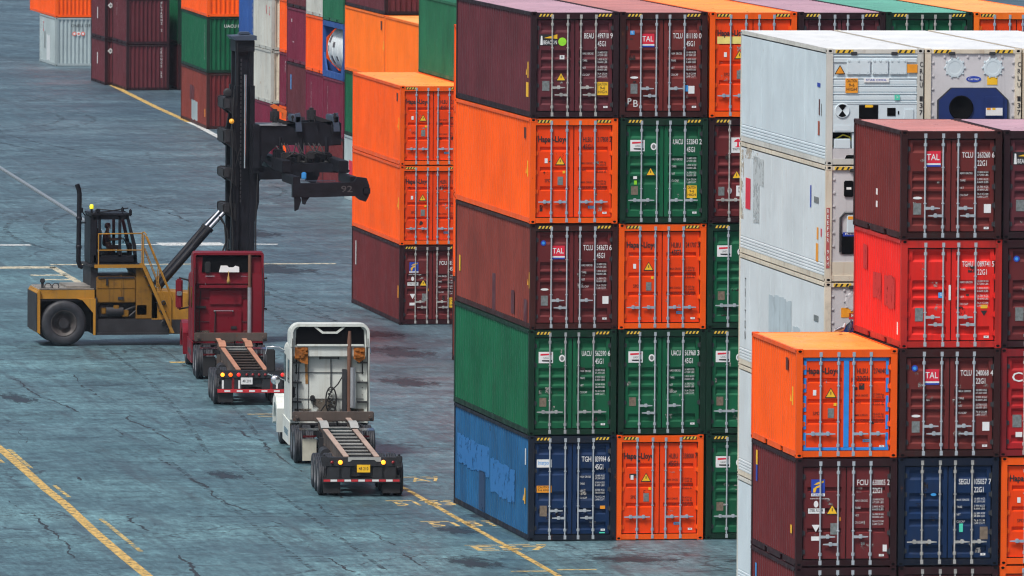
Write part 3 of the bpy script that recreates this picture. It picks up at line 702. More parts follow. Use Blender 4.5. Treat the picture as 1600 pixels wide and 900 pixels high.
# block behind: one stack seen edge-on, one full stack, further bays
GB = 'containers of the stacks behind the central block'
for i,(col,lab) in enumerate([('rustred','brown ground container peeping out behind the central block'),('orange','orange container edge above the brown one behind the central block'),('orange','third orange sliver up behind the central block'),('orange','uppermost orange sliver behind the central block')]):
    container('D', col, (9.48+random.uniform(-.01,.01),56.06), 0, lab, GB, '40', z=i*H4, detail=1, style='three' if col == 'orange' else 'five', side=[('bar',11.4,.5,.9,AMBERD,.3)] if i == 0 else ())
B0 = [('maroon','f','FCIU 815520 7',dict(handles='T',side=[('bar',.35,.95,1.4,AMBERD,.22),('bar',11.1,1.5,2.4,WHITE2,.2)],style='five'),'maroon container with blue flash logo at the foot of the orange pair'),
      ('orange','hapag','HLBU 153204 8',dict(handles='H',side=[('yellow',.8,1.35)],style='three'),'lower of the two orange containers stacked on the maroon one with blue logo'),
      ('orange','hapag','HLBU 210377 4',dict(handles='H',side=[('yellow',.8,1.35),('bar',.75,2.3,2.6,INKBR,.35)],style='three'),'upper orange container with bare sunlit roof beyond the white truck')]
for i,(col,logo,ident,kw,lab) in enumerate(B0):
    container('B', col, (10.525,85.774), -.0149, lab, GB, '40', ident=ident, logo=logo, z=i*H4, extras=('caution',) if i == 0 else (), **kw)
for i,(col,lab) in enumerate([('green','green hidden ground container beside the orange pair'),('maroon','maroon hidden container beside the lower orange one'),('orange','orange hidden container beside the orange one with bare roof'),('teal','faded green container standing higher beside the bare orange roof')]):
    container('B', col, (10.525+2.49,85.774-.037), -.0149, lab, GB, '40', z=i*H4, detail=1)
for i,(col,lab) in enumerate([('maroon','maroon ground container hidden behind the orange pair'),('green','green second container hidden behind the orange pair'),('orange2','sun-faded orange container with yellow roof, front one of two end to end')]):
    container('E', col, (21.13,143.35), -.0149, lab, GB, '40', z=i*H4, detail=1)
for i,(col,sd,lab) in enumerate([('grey',[('bar',9.6,.9,1.8,REDD,1.2)],'pale container with red mark at the foot of the rear orange stack'),('green',(),'green container below the rear orange one, only a strip showing'),('orange2',[('bar',.9,2.2,2.6,INKBR,.35),('yellow',.6,1.4)],'sun-faded orange container, rear one of two end to end'),('plum',[('bar',.6,1.2,1.9,YEL,.2)],'maroon container on the rear orange one, corrugated end with yellow card')]):
    rt = container('E', col, (21.35,155.86), -.0149, lab, GB, '40', z=i*H4, detail=1, closed=(i == 3), side=sd)
    if i == 3: sticker2(rt,'caution_sticker',1.72,.62,.34,.36,.02,[YEL])
# twenty-foot stacks running away along the yard
GT = 'short container stacks along the far side of the yard'
T = [
 ((21.72,169.6),[('maroon','maroon ground box below the white tank'),('wine','wine-red box directly under the white tank'),'tank',('teal','green box riding above the blue-framed tank')]),
 ((22.01,176.5),[('maroon','maroon ground box behind the spreader'),('wine','wine-red box with a column of white characters, under an orange one'),('orange','small orange box beside the white tank'),('dirtywhite','stained white box on top of the small orange one')]),
 ((22.61,186.4),[('wine','wine ground box behind the lifting spreader'),('plum','purple-brown box with blue tag on its side'),('wine','plain raspberry-red box in the far row'),('plum','purple-brown top box above the raspberry one')]),
 ((23.94,197.3),[('orange','orange ground box glimpsed over the spreader arm'),('wine','wine-red box under an orange one, pale marks on its edge'),('orange','narrow orange box beside the rusty white pair'),('dirtywhite','white top box over the narrow orange one')]),
 ((23.66,204.2),[('wine','wine box beneath the two rusty white ones'),('dirtywhite','lower rusty white box beside the mast'),('dirtywhite','upper rusty white box with red letter on its side'),('wine','dark wine box on top of the rusty white pair')]),
 ((24.09,211.9),[('brown','brown ground box hidden behind the mast'),('maroon','maroon second box hidden behind the mast'),('royal','royal blue box with white characters above the mast top')]),
]
for q,((x,y),lst) in enumerate(T):
    for i,e in enumerate(lst):
        if e == 'tank': tank_container('white cylindrical tank in a blue frame, third up in its stack', GT, (x,y), i*H2); continue
        col, lab = e; sd = []
        if q == 1 and i == 1: sd = [('vt','FLORENS',4.4,2.1,.17,WHITE2)]
        if q == 0 and i == 1: sd = [('vt','CAI 2816',4.6,2.2,.15,WHITE2)]
        if q == 2 and i == 1: sd = [('bar',4.6,1.3,2.0,SKYD,.25)]
        if q == 2 and i == 2: sd = [('bar',4.5,1.9,2.05,WHITE2,.2),('bar',3.9,.95,1.0,WHITE2,.4)]
        if q == 3 and i == 1: sd = [('vt','CP',4.2,2.2,.25,WHITE2)]
        if q == 4 and i == 2: sd = [('ht','K',1.9,1.75,.42,REDD),('ht','C',1.0,1.70,.42,REDD)]
        if q == 5 and i == 2: sd = [('vt','HANJIN',1.6,2.0,.2,WHITE2),('bar',1.2,.1,.2,WHITE2,1.0)]
        container('T', col, (x+random.uniform(-.015,.015),y), 0, lab, GT, '20', z=i*H2, detail=1, closed=True, side=sd, endcol='rustwhite' if col == 'dirtywhite' else None)
# far end of the yard
GF = 'containers at the far end of the yard'
vt = lambda s,y,zt,h: ('vt',s,y,zt,h,WHITE2)
for i,(col,sd,lab) in enumerate([('rustred',[('patch',[(4.4,7.2,.25,1.25)],P['grey']),('patch',[(6.0,8.0,1.2,1.95)],P['maroon']),('bar',.8,.6,1.0,AMBERD,.3)],'red-brown container with patched side at the foot of the green and orange'),('green',[vt('EVERGREEN',1.2,2.5,.17)],'dark green container with a column of white characters, beside the mast'),('orange',(),'orange container on top of the dark green one')]):
    rt = container('F', col, (24.546,232.29), -.0306, lab, GF, '40', z=i*H4, detail=1, closed=True, side=sd, endcol='maroon' if i == 0 else None)
    if i == 1:
        mb = MB(); put_text(mb,'UACU 819281',.9,2.35,.16,.022,1.35); build(mb,'lettering',WHITE2,rt)
    if i == 0:
        mb = MB(); mb.quad(1.85,2.10,.75,1.15,.022); build(mb,'caution_sticker',AMBERD,rt)
for i,(col,lab) in enumerate([('plum','lower purple-brown container with vertical white lettering on its end'),('plum','upper purple-brown container with vertical white lettering on its end')]):
    rt = container('M', col, (26.484,277.407), 0, lab, GF, '20', z=i*H2, detail=1, closed=True, side=[('vt','TEX',4.2,2.2,.2,WHITE2)] if i else ())
    mb = MB()
    for q in range(9): put_text(mb,'FLORENS 22'[q] if i else 'CRONOS 22G'[q],1.94,2.25-q*.19,.14,.022,.10)
    build(mb,'lettering',WHITE2,rt)
for i,(col,lab) in enumerate([('maroon','maroon ground container half hidden behind the patched red-brown one'),('green','green container edge beside the purple-brown stack')]):
    container('M', col, (26.484+2.93,277.5), 0, lab, GF, '20', z=i*H2, detail=1, closed=True)
for i,lab in enumerate(['lower purple-brown container with two diamond hazard placards on its dark end','upper purple-brown container with two diamond hazard placards on its dark end']):
    rt = container('M', 'plum', (26.17,284.2), 0, lab, GF, '20', z=i*H2, detail=1, closed=True, side=[('bar',3.2,1.1,1.75,WHITE2,.35)])
    mb = MB()
    for (cx,cz,m) in ((.32,1.95,0),(.60,1.70,1)): mb.poly([(cx-.17,cz),(cx,cz-.17),(cx+.17,cz),(cx,cz+.17)],.02,m); mb.poly([(cx-.07,cz),(cx,cz-.07),(cx+.07,cz),(cx,cz+.07)],.016,1-m)
    build(mb,'hazard_placard',[WHITE2,PLATE],rt)
rt = container('G', 'grey', (26.62,309.98), .0, 'pale grey-blue container on the ground under the long orange one', GF, '40', L=7.5, detail=1, closed=True, side=[('ht','C',5.9,1.9,.6,REDD),('bar',4.9,.9,1.9,INK,.25),('patch',[(2.6,4.2,.25,1.7)],P['cream'])])
mb = MB(); put_text(mb,'ONEU 129381',.95,2.33,.17,.022,1.5,1)
for i in range(3): mb.poly(disk(1.15+i*.26,1.93,.13,.13),.02,2 if i != 1 else 0); mb.poly(disk(1.15+i*.26,1.93,.07),.016,0 if i != 1 else 2)
build(mb,'lettering',[WHITE,INK,plain('coral_decal',(.75,.18,.15),.5)],rt)
rt = container('G', 'orange', (26.62,309.98), .0, 'long orange container overhanging the pale grey-blue one', GF, '40', z=H4+.002, detail=1, closed=True)

# white refrigerated stack
GR = 'white refrigerated containers'
RY = -.0225
RL = [('white','blue','white refrigerated ground container, tallest pale stack, lowest of five'),('cream','old','off-white refrigerated container second from the ground beside the orange boxes'),
      ('cream','old','white refrigerated container with vertical dark lettering on its side'),('cream','gauge','rust-edged white refrigerated container with red side label'),('white','star','clean pale refrigerated container with orange caution card on its machinery end')]
for c in range(3):
    for i in range(5):
        col, k, lab = RL[i]
        if c == 1: lab = ['refrigerated ground container hidden in the middle pale column','second refrigerated container hidden in the middle pale column','third refrigerated container hidden in the middle pale column','fourth refrigerated container hidden in the middle pale column','dusty refrigerated top container with blue cooling unit and round covers'][i]; k = 'blue'; col = 'cream'
        if c == 2: lab = ['refrigerated ground container hidden in the outer pale column','second refrigerated container hidden in the outer pale column','third refrigerated container hidden in the outer pale column','fourth refrigerated container hidden in the outer pale column','refrigerated top container beyond the blue-unit one, only its corner post showing'][i]; k = 'old'; col = 'cream'
        sd = []
        if c == 0 and i == 4: sd = [('bar',.9,1.9,2.0,BLUED,.4),('bar',.95,1.2,1.6,INKBR,.12),('bar',.95,.7,1.05,plain('rust_red_mark',(.35,.08,.04),.6),.22),('bar',.7,1.2,1.5,PLATE,.06)]
        if c == 0 and i == 3: sd = [('patch',[(9.3,10.2,.9,2.6),(8.7,9.3,1.9,2.6)],worn('grey_smear',(.50,.54,.55),.46,1.6)),('patch',[(9.6,11.95,2.48,2.74),(11.6,11.98,.9,2.5)],worn('tan_edge_stain',(.58,.50,.40),.54,1.6)),('bar',10.6,1.2,2.0,REDD,.7),('bar',2.0,1.75,2.3,BLUED,.14),('bar',1.0,1.0,1.3,AMBERD,.2),('bar',1.0,.45,.9,AMBERD,.3),('bar',.55,1.1,1.3,REDD,.12),('bar',1.0,1.9,2.05,PLATE,.6)]
        if c == 0 and i == 2: sd = [('vt','TRITON',11.2,2.3,.22,INK),('bar',1.0,1.2,1.4,INK,.2),('bar',1.0,.6,.9,AMBERD,.2),('bar',.9,1.85,2.0,PLATE,.6),('patch',[(4.6,7.8,.55,2.1),(3.4,4.4,.55,1.5)],P['grey3'] if 'grey3' in P else P.setdefault('grey3',paint('blue_grey_patch_paint',(.46,.54,.58),.1,.5,.1)))]
        rt = container('R', col, (2.93+c*2.47,-25.06-c*.056), RY, lab, GR, '40', kind='reefer', z=i*H4, detail=2, side=sd, closed=False, hz=False)
        if not (c > 0 and i < 4): reefer_front(rt, k)
        else:
            mb = MB(); mb.box(.157,W-.157,.045,.09,.12,2.77); build(mb,'machinery_panel',P['grey2'],rt)
        if c == 0 and i == 3:
            mb = MB(); mb.box(.02,.11,.001,.006,.35,1.85,0)
            for q in range(10): put_text(mb,'REEFER 96H'[q],.065,1.72-q*.145,.10,-.002,.05,1,anchor='c')
            build(mb,'lettering',[plain('faded_red_mark',(.45,.10,.10),.6),WHITE],rt)
        if c in (0,1) and i == 4:
            mb = MB()
            for q in range(8): put_text(mb,'CRLU 137'[q],2.34,2.45-q*.17,.12,-.003,.08)
            build(mb,'lettering',INK,rt)

# twenty-foot stack in front at the right
GC = 'short containers stacked in front of the white refrigerated ones'
CX = [.1056,2.5857,5.064]
C = {
 0: [('maroon',None,None,dict(handles='T',side=[('bar',5.3,1.3,2.2,SKYD,.16)]),'maroon ground box under the maroon one with blue square logo'),
     ('maroon','f','FCIU 630005 2',dict(handles='O',style='three',side=[('bar',5.3,2.0,2.35,YEL,.2),('bar',5.3,1.6,2.0,BLUED,.2),('bar',.62,.75,.95,YEL,.2)]),'maroon box with blue square logo carrying the taped orange box'),
     ('orange','hapag','HLBU 274040 1',dict(handles='U',style='three',extras=('tape',),side=[('yellow',.9,1.3),('bar',1.2,2.0,2.3,INKBR,.3)]),'orange box with bright blue tape around its doors, pigeons on its roof')],
 1: [('maroon',None,None,dict(handles='T'),'maroon ground box below the navy one'),
     ('navy',None,'SEGU 105057 7',dict(handles='U',style='four',extras=('seaco',)),'navy blue box between two maroon ones, beside the blue square logo'),
     ('brown','tal','TCLU 240068 4',dict(handles='T',extras=('disc','white')),'red-brown box with red logo between the navy and the red box'),
     ('red',None,'TGHU 089741 5',dict(handles='T',extras=('blueprint','tri2','dataplate'),side=[('patch',[(2.6,3.6,1.0,1.6),(.9,2.2,.9,1.6),(4.4,4.9,1.6,2.2)],worn('dull_red_touch_up',(.50,.02,.016),.40,3.0)),('bar',.45,.3,.6,WHITE,.12)]),'scarlet red box with patched side under the top red-brown one'),
     ('brown','tal','TCLU 263260 6',dict(handles='T',extras=('white',),side=[('bar',3.0,.9,1.05,WHITE,.2),('bar',3.0,.6,.75,WHITE,.2)]),'red-brown box with red logo topping the front stack')],
 2: [('orange','hapag',None,dict(handles='H',style='three'),'orange ground box cut by the frame, below another orange one'),
     ('orange','hapag',None,dict(handles='U',style='three'),'orange box beside the navy one, cut by the frame'),
     ('crimson','cai',None,dict(handles='T'),'crimson box with big white letters above the orange one'),
     ('maroon',None,None,dict(handles='T',extras=('disc','dataplate')),'dark maroon box with small blue disc beside the scarlet one'),
     ('plum','beam',None,dict(handles='T'),'plum top box with yellow beam logo, cut by the frame')],
}
for c,lst in C.items():
    for i,(col,logo,ident,kw,lab) in enumerate(lst):
        j = jit(); kw = dict(kw); kw.setdefault('style','five')
        container('C', col, (CX[c]+j[0], -35.32+j[1]), RY, lab, GC, '20', ident=ident, logo=logo, code='22G1', hz=False, z=i*H2, **kw)

# ------------------------------------------------------------------ ground
def asphalt():
    m, nt, b = nodes('yard_asphalt'); L = nt.links.new
    tc = N(nt,'ShaderNodeTexCoord'); V = tc.outputs['Object']
    def noise(scale, detail=6, rgh=.6, vec=None, dist=0):
        n = N(nt,'ShaderNodeTexNoise'); n.inputs['Scale'].default_value = scale; n.inputs['Detail'].default_value = detail; n.inputs['Roughness'].default_value = rgh; n.inputs['Distortion'].default_value = dist
        L(vec or V, n.inputs['Vector']); return n
    def mapped(s, r=0):
        mp = N(nt,'ShaderNodeMapping'); mp.inputs['Scale'].default_value = s; mp.inputs['Rotation'].default_value = (0,0,r); L(V, mp.inputs['Vector']); return mp.outputs[0]
    # broad tone: worn greenish-blue traffic lane, greyer stacking area beside the boxes
    sx = N(nt,'ShaderNodeSeparateXYZ'); L(V, sx.inputs[0]); nz = noise(.05,4,.6)
    ma = N(nt,'ShaderNodeMath', operation='MULTIPLY_ADD'); ma.inputs[1].default_value = 14; L(nz.outputs['Fac'], ma.inputs[0]); L(sx.outputs[0], ma.inputs[2])
    lane = N(nt,'ShaderNodeMapRange'); lane.inputs[1].default_value = 3; lane.inputs[2].default_value = 19; L(ma.outputs[0], lane.inputs[0])
    big = ramp(nt,.36,.66,(.104,.216,.252,1),(.170,.318,.358,1)); L(noise(.035,4,.55).outputs['Fac'], big.inputs['Fac'])
    big2 = ramp(nt,.36,.66,(.086,.156,.200,1),(.145,.236,.286,1)); L(noise(.05,4,.55).outputs['Fac'], big2.inputs['Fac'])
    c = mixc(nt, lane.outputs[0], big.outputs['Color'], big2.outputs['Color'])
    for sc, de, rg, lo, hi in ((.055,7,.62,.74,1.14),(.20,8,.68,.60,1.16),(1.1,9,.74,.60,1.24),(5.0,8,.75,.58,1.32),(22,6,.75,.60,1.36)):
        r = ramp(nt,.36,.66,(lo,lo+.005,lo+.03,1),(hi,hi,hi-.02,1)); L(noise(sc,de,rg).outputs['Fac'], r.inputs['Fac']); c = mixc(nt,1.0,c,r.outputs['Color'],'MULTIPLY')
    # grit and rubber ground in along the driving direction
    for ms, lo, hi, dt in (((7.5,.75,1),.62,1.36,8),((2.6,.32,1),.70,1.24,8)):
        n_ = noise(1.0,dt,.78,mapped(ms,.10)); r = ramp(nt,.34,.68,(lo,lo+.005,lo+.02,1),(hi,hi,hi-.02,1)); L(n_.outputs['Fac'], r.inputs['Fac']); c = mixc(nt,1.0,c,r.outputs['Color'],'MULTIPLY')
    # tyre smears running with the traffic
    r = ramp(nt,.53,.70,(0,0,0,1),(.60,.60,.60,1)); L(noise(1.0,5,.6,mapped((1.5,.055,1),.16)).outputs['Fac'], r.inputs['Fac']); c = mixc(nt,r.outputs['Color'],c,(.040,.055,.070,1))
    r = ramp(nt,.56,.70,(0,0,0,1),(.60,.60,.60,1)); L(noise(1.0,5,.6,mapped((.11,2.2,1),.10)).outputs['Fac'], r.inputs['Fac']); c = mixc(nt,r.outputs['Color'],c,(.045,.060,.075,1))
    # oil and damp spots
    r = ramp(nt,.63,.72,(0,0,0,1),(.85,.85,.85,1)); L(noise(.55,9,.72,None,.6).outputs['Fac'], r.inputs['Fac']); c = mixc(nt,r.outputs['Color'],c,(.022,.028,.038,1))
    # cracking
    wob = noise(.9,5,.6); vm = N(nt,'ShaderNodeVectorMath', operation='SCALE'); vm.inputs['Scale'].default_value = 1.6; L(wob.outputs['Color'], vm.inputs[0])
    va = N(nt,'ShaderNodeVectorMath', operation='ADD'); L(V, va.inputs[0]); L(vm.outputs[0], va.inputs[1])
    for sc, th, msc, lo in ((.15,.009,.05,.46),(.55,.017,.09,.50),(1.7,.03,.16,.58)):
        vo = N(nt,'ShaderNodeTexVoronoi', feature='DISTANCE_TO_EDGE'); vo.inputs['Scale'].default_value = sc; L(va.outputs[0], vo.inputs['Vector'])
        r = ramp(nt,th*.35,th,(1,1,1,1),(0,0,0,1)); L(vo.outputs['Distance'], r.inputs['Fac'])
        mk = ramp(nt,lo,lo+.08,(0,0,0,1),(.85,.85,.85,1)); L(noise(msc,4,.6).outputs['Fac'], mk.inputs['Fac'])
        mu = N(nt,'ShaderNodeMath', operation='MULTIPLY'); L(r.outputs['Color'], mu.inputs[0]); L(mk.outputs['Color'], mu.inputs[1])
        c = mixc(nt,mu.outputs[0],c,(.018,.022,.030,1))
    L(c, b.inputs['Base Color'])
    rr = ramp(nt,.35,.7,(.34,.34,.34,1),(.62,.62,.62,1)); L(noise(.18,6,.6).outputs['Fac'], rr.inputs['Fac']); L(rr.outputs['Color'], b.inputs['Roughness'])
    bp = N(nt,'ShaderNodeBump'); bp.inputs['Strength'].default_value = .5; bp.inputs['Distance'].default_value = .04; L(noise(2.5,9,.7).outputs['Fac'], bp.inputs['Height']); L(bp.outputs[0], b.inputs['Normal'])
    return m
mb = MB(); mb.add([(-900,-700,0),(900,-700,0),(900,2600,0),(-900,2600,0)],[(0,1,2,3)])
gr = build(mb,'ground',asphalt()); gr['kind'] = 'structure'

MY = worn('worn_yellow_line',(.60,.40,.12),.46,5.0); MY2 = worn('very_worn_yellow_line',(.62,.45,.15),.50,4.0); MW = worn('worn_white_line',(.56,.59,.58),.43,4.0); MYF = worn('faded_cream_line',(.55,.50,.36),.46)
def strip(mb, pts, w, z=.004):
    for (a,b) in zip(pts, pts[1:]):
        d = Vector((b[0]-a[0],b[1]-a[1])).normalized(); n = Vector((-d.y,d.x))*w/2
        mb.add([(a[0]-n.x,a[1]-n.y,z),(b[0]-n.x,b[1]-n.y,z),(b[0]+n.x,b[1]+n.y,z),(a[0]+n.x,a[1]+n.y,z)],[(0,1,2,3)])
def marking(name, strips, mat):
    mb = MB()
    for pts, w in strips: strip(mb, pts, w)
    o = build(mb, name, mat); o['kind'] = 'structure'; return o
marking('bay_line', [([(-1.06,-17),(-.60,18.4)],.17)], MY)
marking('lane_line', [([(-10.35,44),(-10.62,31),(-10.82,24),(-11.03,17.5),(-11.1,13),(-11.42,4),(-11.6,-3),(-11.75,-10),(-11.95,-18)],.30)], MY)
marking('lane_line_edge', [([(-10.35,32),(-10.55,25)],.14),([(-10.72,8),(-10.95,-2)],.14),([(-10.62,19),(-10.7,15)],.12),([(-10.98,34),(-11.15,27)],.14)], MY2)
marking('far_line', [([(26.75,288),(25.33,256.6),(24.75,240)],.34)], MY)
marking('far_white_line', [([(24.75,240),(24.61,235.7),(23.62,217),(22.4,196)],.34)], MW)
marking('cross_line', [([(-14,134.4),(3.14,134.4)],.8),([(6.2,134.4),(8.5,134.4)],.5),([(8.5,134.6),(11.2,134.6)],2.0),([(11.2,134.6),(13.4,134.2)],.6)], MW)
marking('cross_line_pale', [([(-14,119.7),(2.3,119.7)],1.3),([(2.2,120.0),(1.98,108.6),(1.75,98)],.30),([(.7,114.9),(2.1,114.8)],.7),([(.9,112.1),(1.9,112.1)],.7),([(2.3,121.4),(13.8,121.3)],.55)], MYF)
marking('short_line', [([(-1.1,44.9),(0.6,44.9)],.22),([(-.9,44.0),(.3,44.0)],.14),([(-.4,67.8),(.3,67.8)],.5)], MY)
mb = MB(); mb.box(-.085,.085,0,66,.0,.05); rail = build(mb,'crane_rail',plain('rail_steel',(.42,.47,.50),.35,.6), None, (7.25,142,0),(0,0,-.038)); rail['kind'] = 'structure'
mb = MB(); strip(mb,[(0,0),(0,66)],.30,.003); o = build(mb,'rail_shadow_strip',plain('painted_rail_shadow',(.07,.09,.10),.7), None, (7.25,142,0),(0,0,-.038)); o['kind'] = 'structure'  # dark strip painting the shadow along the rail
# slot numbers beside the bay line
mb = MB()
for y,x0,x1,t in ((19.3,-.1,1.0,'A7'),(11.4,-1.85,.05,'5183'),(4.7,-1.95,.0,'5181'),(-2.6,-1.95,.30,'E57')):
    for a,bb in ((0,.42),(.52,.8),(.88,1.0)): strip(mb,[(x0+(x1-x0)*a,y+1.55),(x0+(x1-x0)*bb,y+1.55)],.16)
    vs, fs = text_geo(t); mx0 = min(v[0] for v in vs); mx1 = max(v[0] for v in vs); k = 1.25/.7; kx = (x1-x0-.15)/(mx1-mx0)
    mb.add([(x0+.1+(v[0]-mx0)*kx, y+v[1]*k, .004) for v in vs], fs)
strip(mb,[(-2.0,-8.6),(-.95,-8.6)],.22); strip(mb,[(-.7,-8.3),(.35,-8.3)],.22)
o = build(mb,'slot_numbers',worn('worn_slot_paint',(.60,.42,.15),.44,3.5)); o['kind'] = 'structure'
# long pavement seams that have broken up
def seam(pts, w):
    mb = MB(); rnd = random.Random(int(pts[0][0]*31+pts[0][1]*7)); P0 = []
    for (a,b) in zip(pts, pts[1:]):
        n = max(2,int(math.hypot(b[0]-a[0],b[1]-a[1])/.16))
        P0 += [(a[0]+(b[0]-a[0])*i/n, a[1]+(b[1]-a[1])*i/n) for i in range(n)]
    def run(P0, w, gap):
        off = 0; vel = 0; env = .3; L_, R_, on = [], [], []; g = True
        for x,y in P0:
            vel = vel*.6+rnd.uniform(-.028,.028); off = off*.97+vel; env = max(.05,min(1,env+rnd.uniform(-.22,.2))); ww = w*.8*env*rnd.uniform(.3,1.5)
            if rnd.random() < gap: g = not g
            L_.append((x+off-ww/2,y+rnd.uniform(-.05,.05),.003)); R_.append((x+off+ww/2,y+rnd.uniform(-.05,.05),.003)); on.append(g or env > .75)
        for i in range(len(P0)-1):
            if on[i]: mb.add([L_[i],R_[i],R_[i+1],L_[i+1]],[(0,1,2,3)])
    run(P0, w, .05)
    for k in range(len(P0)//26):                                    # side branches
        x,y = rnd.choice(P0); dx = rnd.choice((-1,1))*rnd.uniform(.05,.14); dy = rnd.uniform(-.10,.10); m = rnd.randint(5,22)
        run([(x+dx*i,y+dy*i) for i in range(m)], w*.45, .10)
    return mb
SEAM = worn('crack_dark',(.022,.029,.036),.36,6.0)  # dark patchy colour of the pavement cracks
for pts,w in (([(-9.6,22),(-9.75,14),(-10.0,2),(-10.2,-12)],.16),([(-6.1,40),(-6.35,16.5),(-6.2,2),(-6.4,-14)],.14),([(-12.6,14),(-12.75,4),(-13.1,-10)],.14),([(-3.9,12),(-4.1,0),(-4.3,-14)],.10),([(-7.2,74),(-6.8,60),(-6.4,46)],.10),([(2.2,-3),(4.8,-4.4),(7.5,-3.6)],.10),([(-4.6,64),(-4.9,48),(-5.0,30)],.14),([(-9.2,74),(-9.0,52),(-9.3,34)],.12),([(-2.4,44),(-2.7,24),(-2.9,2)],.12),([(1.0,112),(.6,92),(.4,80)],.16),([(5.6,132),(6.0,112),(5.4,96)],.16),([(9,190),(11.5,170),(12.2,150)],.2),([(-8,8.5),(-4.5,8.0),(-1.5,8.8)],.5),([(-7.4,27),(-4,26.2),(-2.5,27)],.5),([(-11,58),(-6,57.2),(-2,58)],.6)):
    o = build(seam(pts,w),'pavement_crack',SEAM); o['kind'] = 'structure'
# sealed repair patches
def tar(name):
    m, nt, b = nodes(name); b.inputs['Base Color'].default_value = (.026,.034,.046,1); b.inputs['Roughness'].default_value = .5; L = nt.links.new
    out = nt.nodes['Material Output']; tr = nt.nodes.new('ShaderNodeBsdfTransparent'); mx = nt.nodes.new('ShaderNodeMixShader'); tc = N(nt,'ShaderNodeTexCoord')
    ln = N(nt,'ShaderNodeVectorMath', operation='LENGTH'); L(tc.outputs['Object'], ln.inputs[0])
    no = N(nt,'ShaderNodeTexNoise'); no.inputs['Scale'].default_value = 2.2; no.inputs['Detail'].default_value = 9; no.inputs['Roughness'].default_value = .7; L(tc.outputs['Object'], no.inputs['Vector'])
    ma = N(nt,'ShaderNodeMath', operation='MULTIPLY_ADD'); ma.inputs[1].default_value = 2.4; L(no.outputs['Fac'], ma.inputs[0])
    ng = N(nt,'ShaderNodeMath', operation='MULTIPLY'); ng.inputs[1].default_value = -1; L(ln.outputs['Value'], ng.inputs[0]); L(ng.outputs[0], ma.inputs[2])
    r = ramp(nt,.55,.95,(0,0,0,1),(.8,.8,.8,1)); L(ma.outputs[0], r.inputs['Fac']); L(r.outputs['Color'], mx.inputs[0]); L(tr.outputs[0], mx.inputs[1]); L(b.outputs[0], mx.inputs[2]); L(mx.outputs[0], out.inputs[0]); return m
def tyre_track(x, y, hd, bend, n, w, gap=1.9):
    for s_ in (-.5,.5):
        mb = MB(); pts = []; a = hd; px, py = x+s_*gap*math.cos(hd), y-s_*gap*math.sin(hd)
        for i in range(n): pts.append((px,py)); px += math.sin(a)*1.2; py += math.cos(a)*1.2; a += bend
        strip(mb, pts, w, .0032); o = build(mb,'tyre_mark',TYM); o['kind'] = 'structure'
TYM = worn('tyre_mark_rubber',(.036,.052,.064),.56,2.6)
for a in ((-6.2,-8,.03,.0,30,.14),(-3.6,30,.10,-.002,40,.16),(7.5,120,-.35,.022,44,.26),(12.5,160,.9,-.06,24,.26),(4.5,150,-.9,.05,26,.26),(16.5,200,-.25,.01,36,.3),(1.5,60,.35,-.012,40,.24),(10,86,-.2,.012,30,.24),(14,230,.6,-.04,22,.3)): tyre_track(*a)
TAR = tar('tar_stain')
def patch(x,y,rx,ry,z=.0025):
    mb = MB(); mb.add([(-1.6,-1.6,0),(1.6,-1.6,0),(1.6,1.6,0),(-1.6,1.6,0)],[(0,1,2,3)])
    o = build(mb,'tar_patch',TAR,None,(x,y,z)); o.scale = (rx,ry,1); o['kind'] = 'structure'
for i,a in enumerate(((8.2,72,1.7,5),(8.9,81,1.3,3),(3.6,98,1.6,4),(10.8,118,2.2,6),(.3,7.5,1.0,2.4),(-5.2,22,.7,2.5),(13.5,142,1.5,6),(-1.4,3.4,.9,2.2),(-2.6,-6,1.0,3),(1.8,-5.5,1.8,2.0),(5.5,-6.5,2.2,1.6),(6.2,58,1.4,4),(2.5,52,1.2,4),(5.4,36,1.2,3.5),(-7.6,52,.8,4))): patch(*a, z=.0015+.00006*i)

# ------------------------------------------------------------------ vehicles
TYRE = plain('tyre_rubber',(.022,.025,.032),.6,var=.3,vscale=6)
RIMW = plain('dusty_rim',(.34,.34,.35),.45,.5,var=.25); RIMD = plain('oily_rim',(.06,.06,.065),.5,.4)
CHASS = plain('black_chassis',(.018,.019,.023),.55,var=.3)
RAILT = paint('worn_tan_rail',(.40,.30,.25),.7,.6,.2,(.20,.07,.03),.4)
RAILO = paint('worn_orange_rail',(.40,.20,.13),.6,.6,.2,(.22,.07,.03),.4)
RUSTB = paint('rusted_bolster',(.085,.068,.06),.9,.7,.3,(.16,.05,.02),.5)
CROSSM = paint('dusty_crossmember',(.34,.35,.34),.5,.55,.2)
TRW = paint('dirty_white_truck_paint',(.60,.64,.61),.30,.38,.10,(.28,.10,.03),.42,(.40,.37,.28))
TRR = paint('dark_red_truck_paint',(.17,.008,.018),.05,.36,.12,(.05,.01,.01),.18)
RUSTO = paint('orange_rust_corner',(.50,.17,.03),1.0,.8,.4,(.16,.045,.012),.8)
CHROME = plain('chrome',(.75,.77,.80),.15,1.0,var=0)
PIPE = paint('rusty_exhaust_pipe',(.16,.085,.060),.7,.6,.25)
GLASS = plain('dark_glass',(.012,.016,.02),.06,0,spec=.9,var=0)
LAMP = plain('amber_lamp',(1.0,.30,.02),.3,emit=2.2,var=0); REDL = plain('red_lamp',(.75,.02,.02),.3,emit=.5,var=0); REDDIM = plain('unlit_red_lens',(.22,.01,.015),.3,var=0)
REFLW = plain('white_reflector',(.70,.70,.70),.4,var=.1); REFLR = plain('red_reflector',(.50,.03,.04),.4,var=.15)
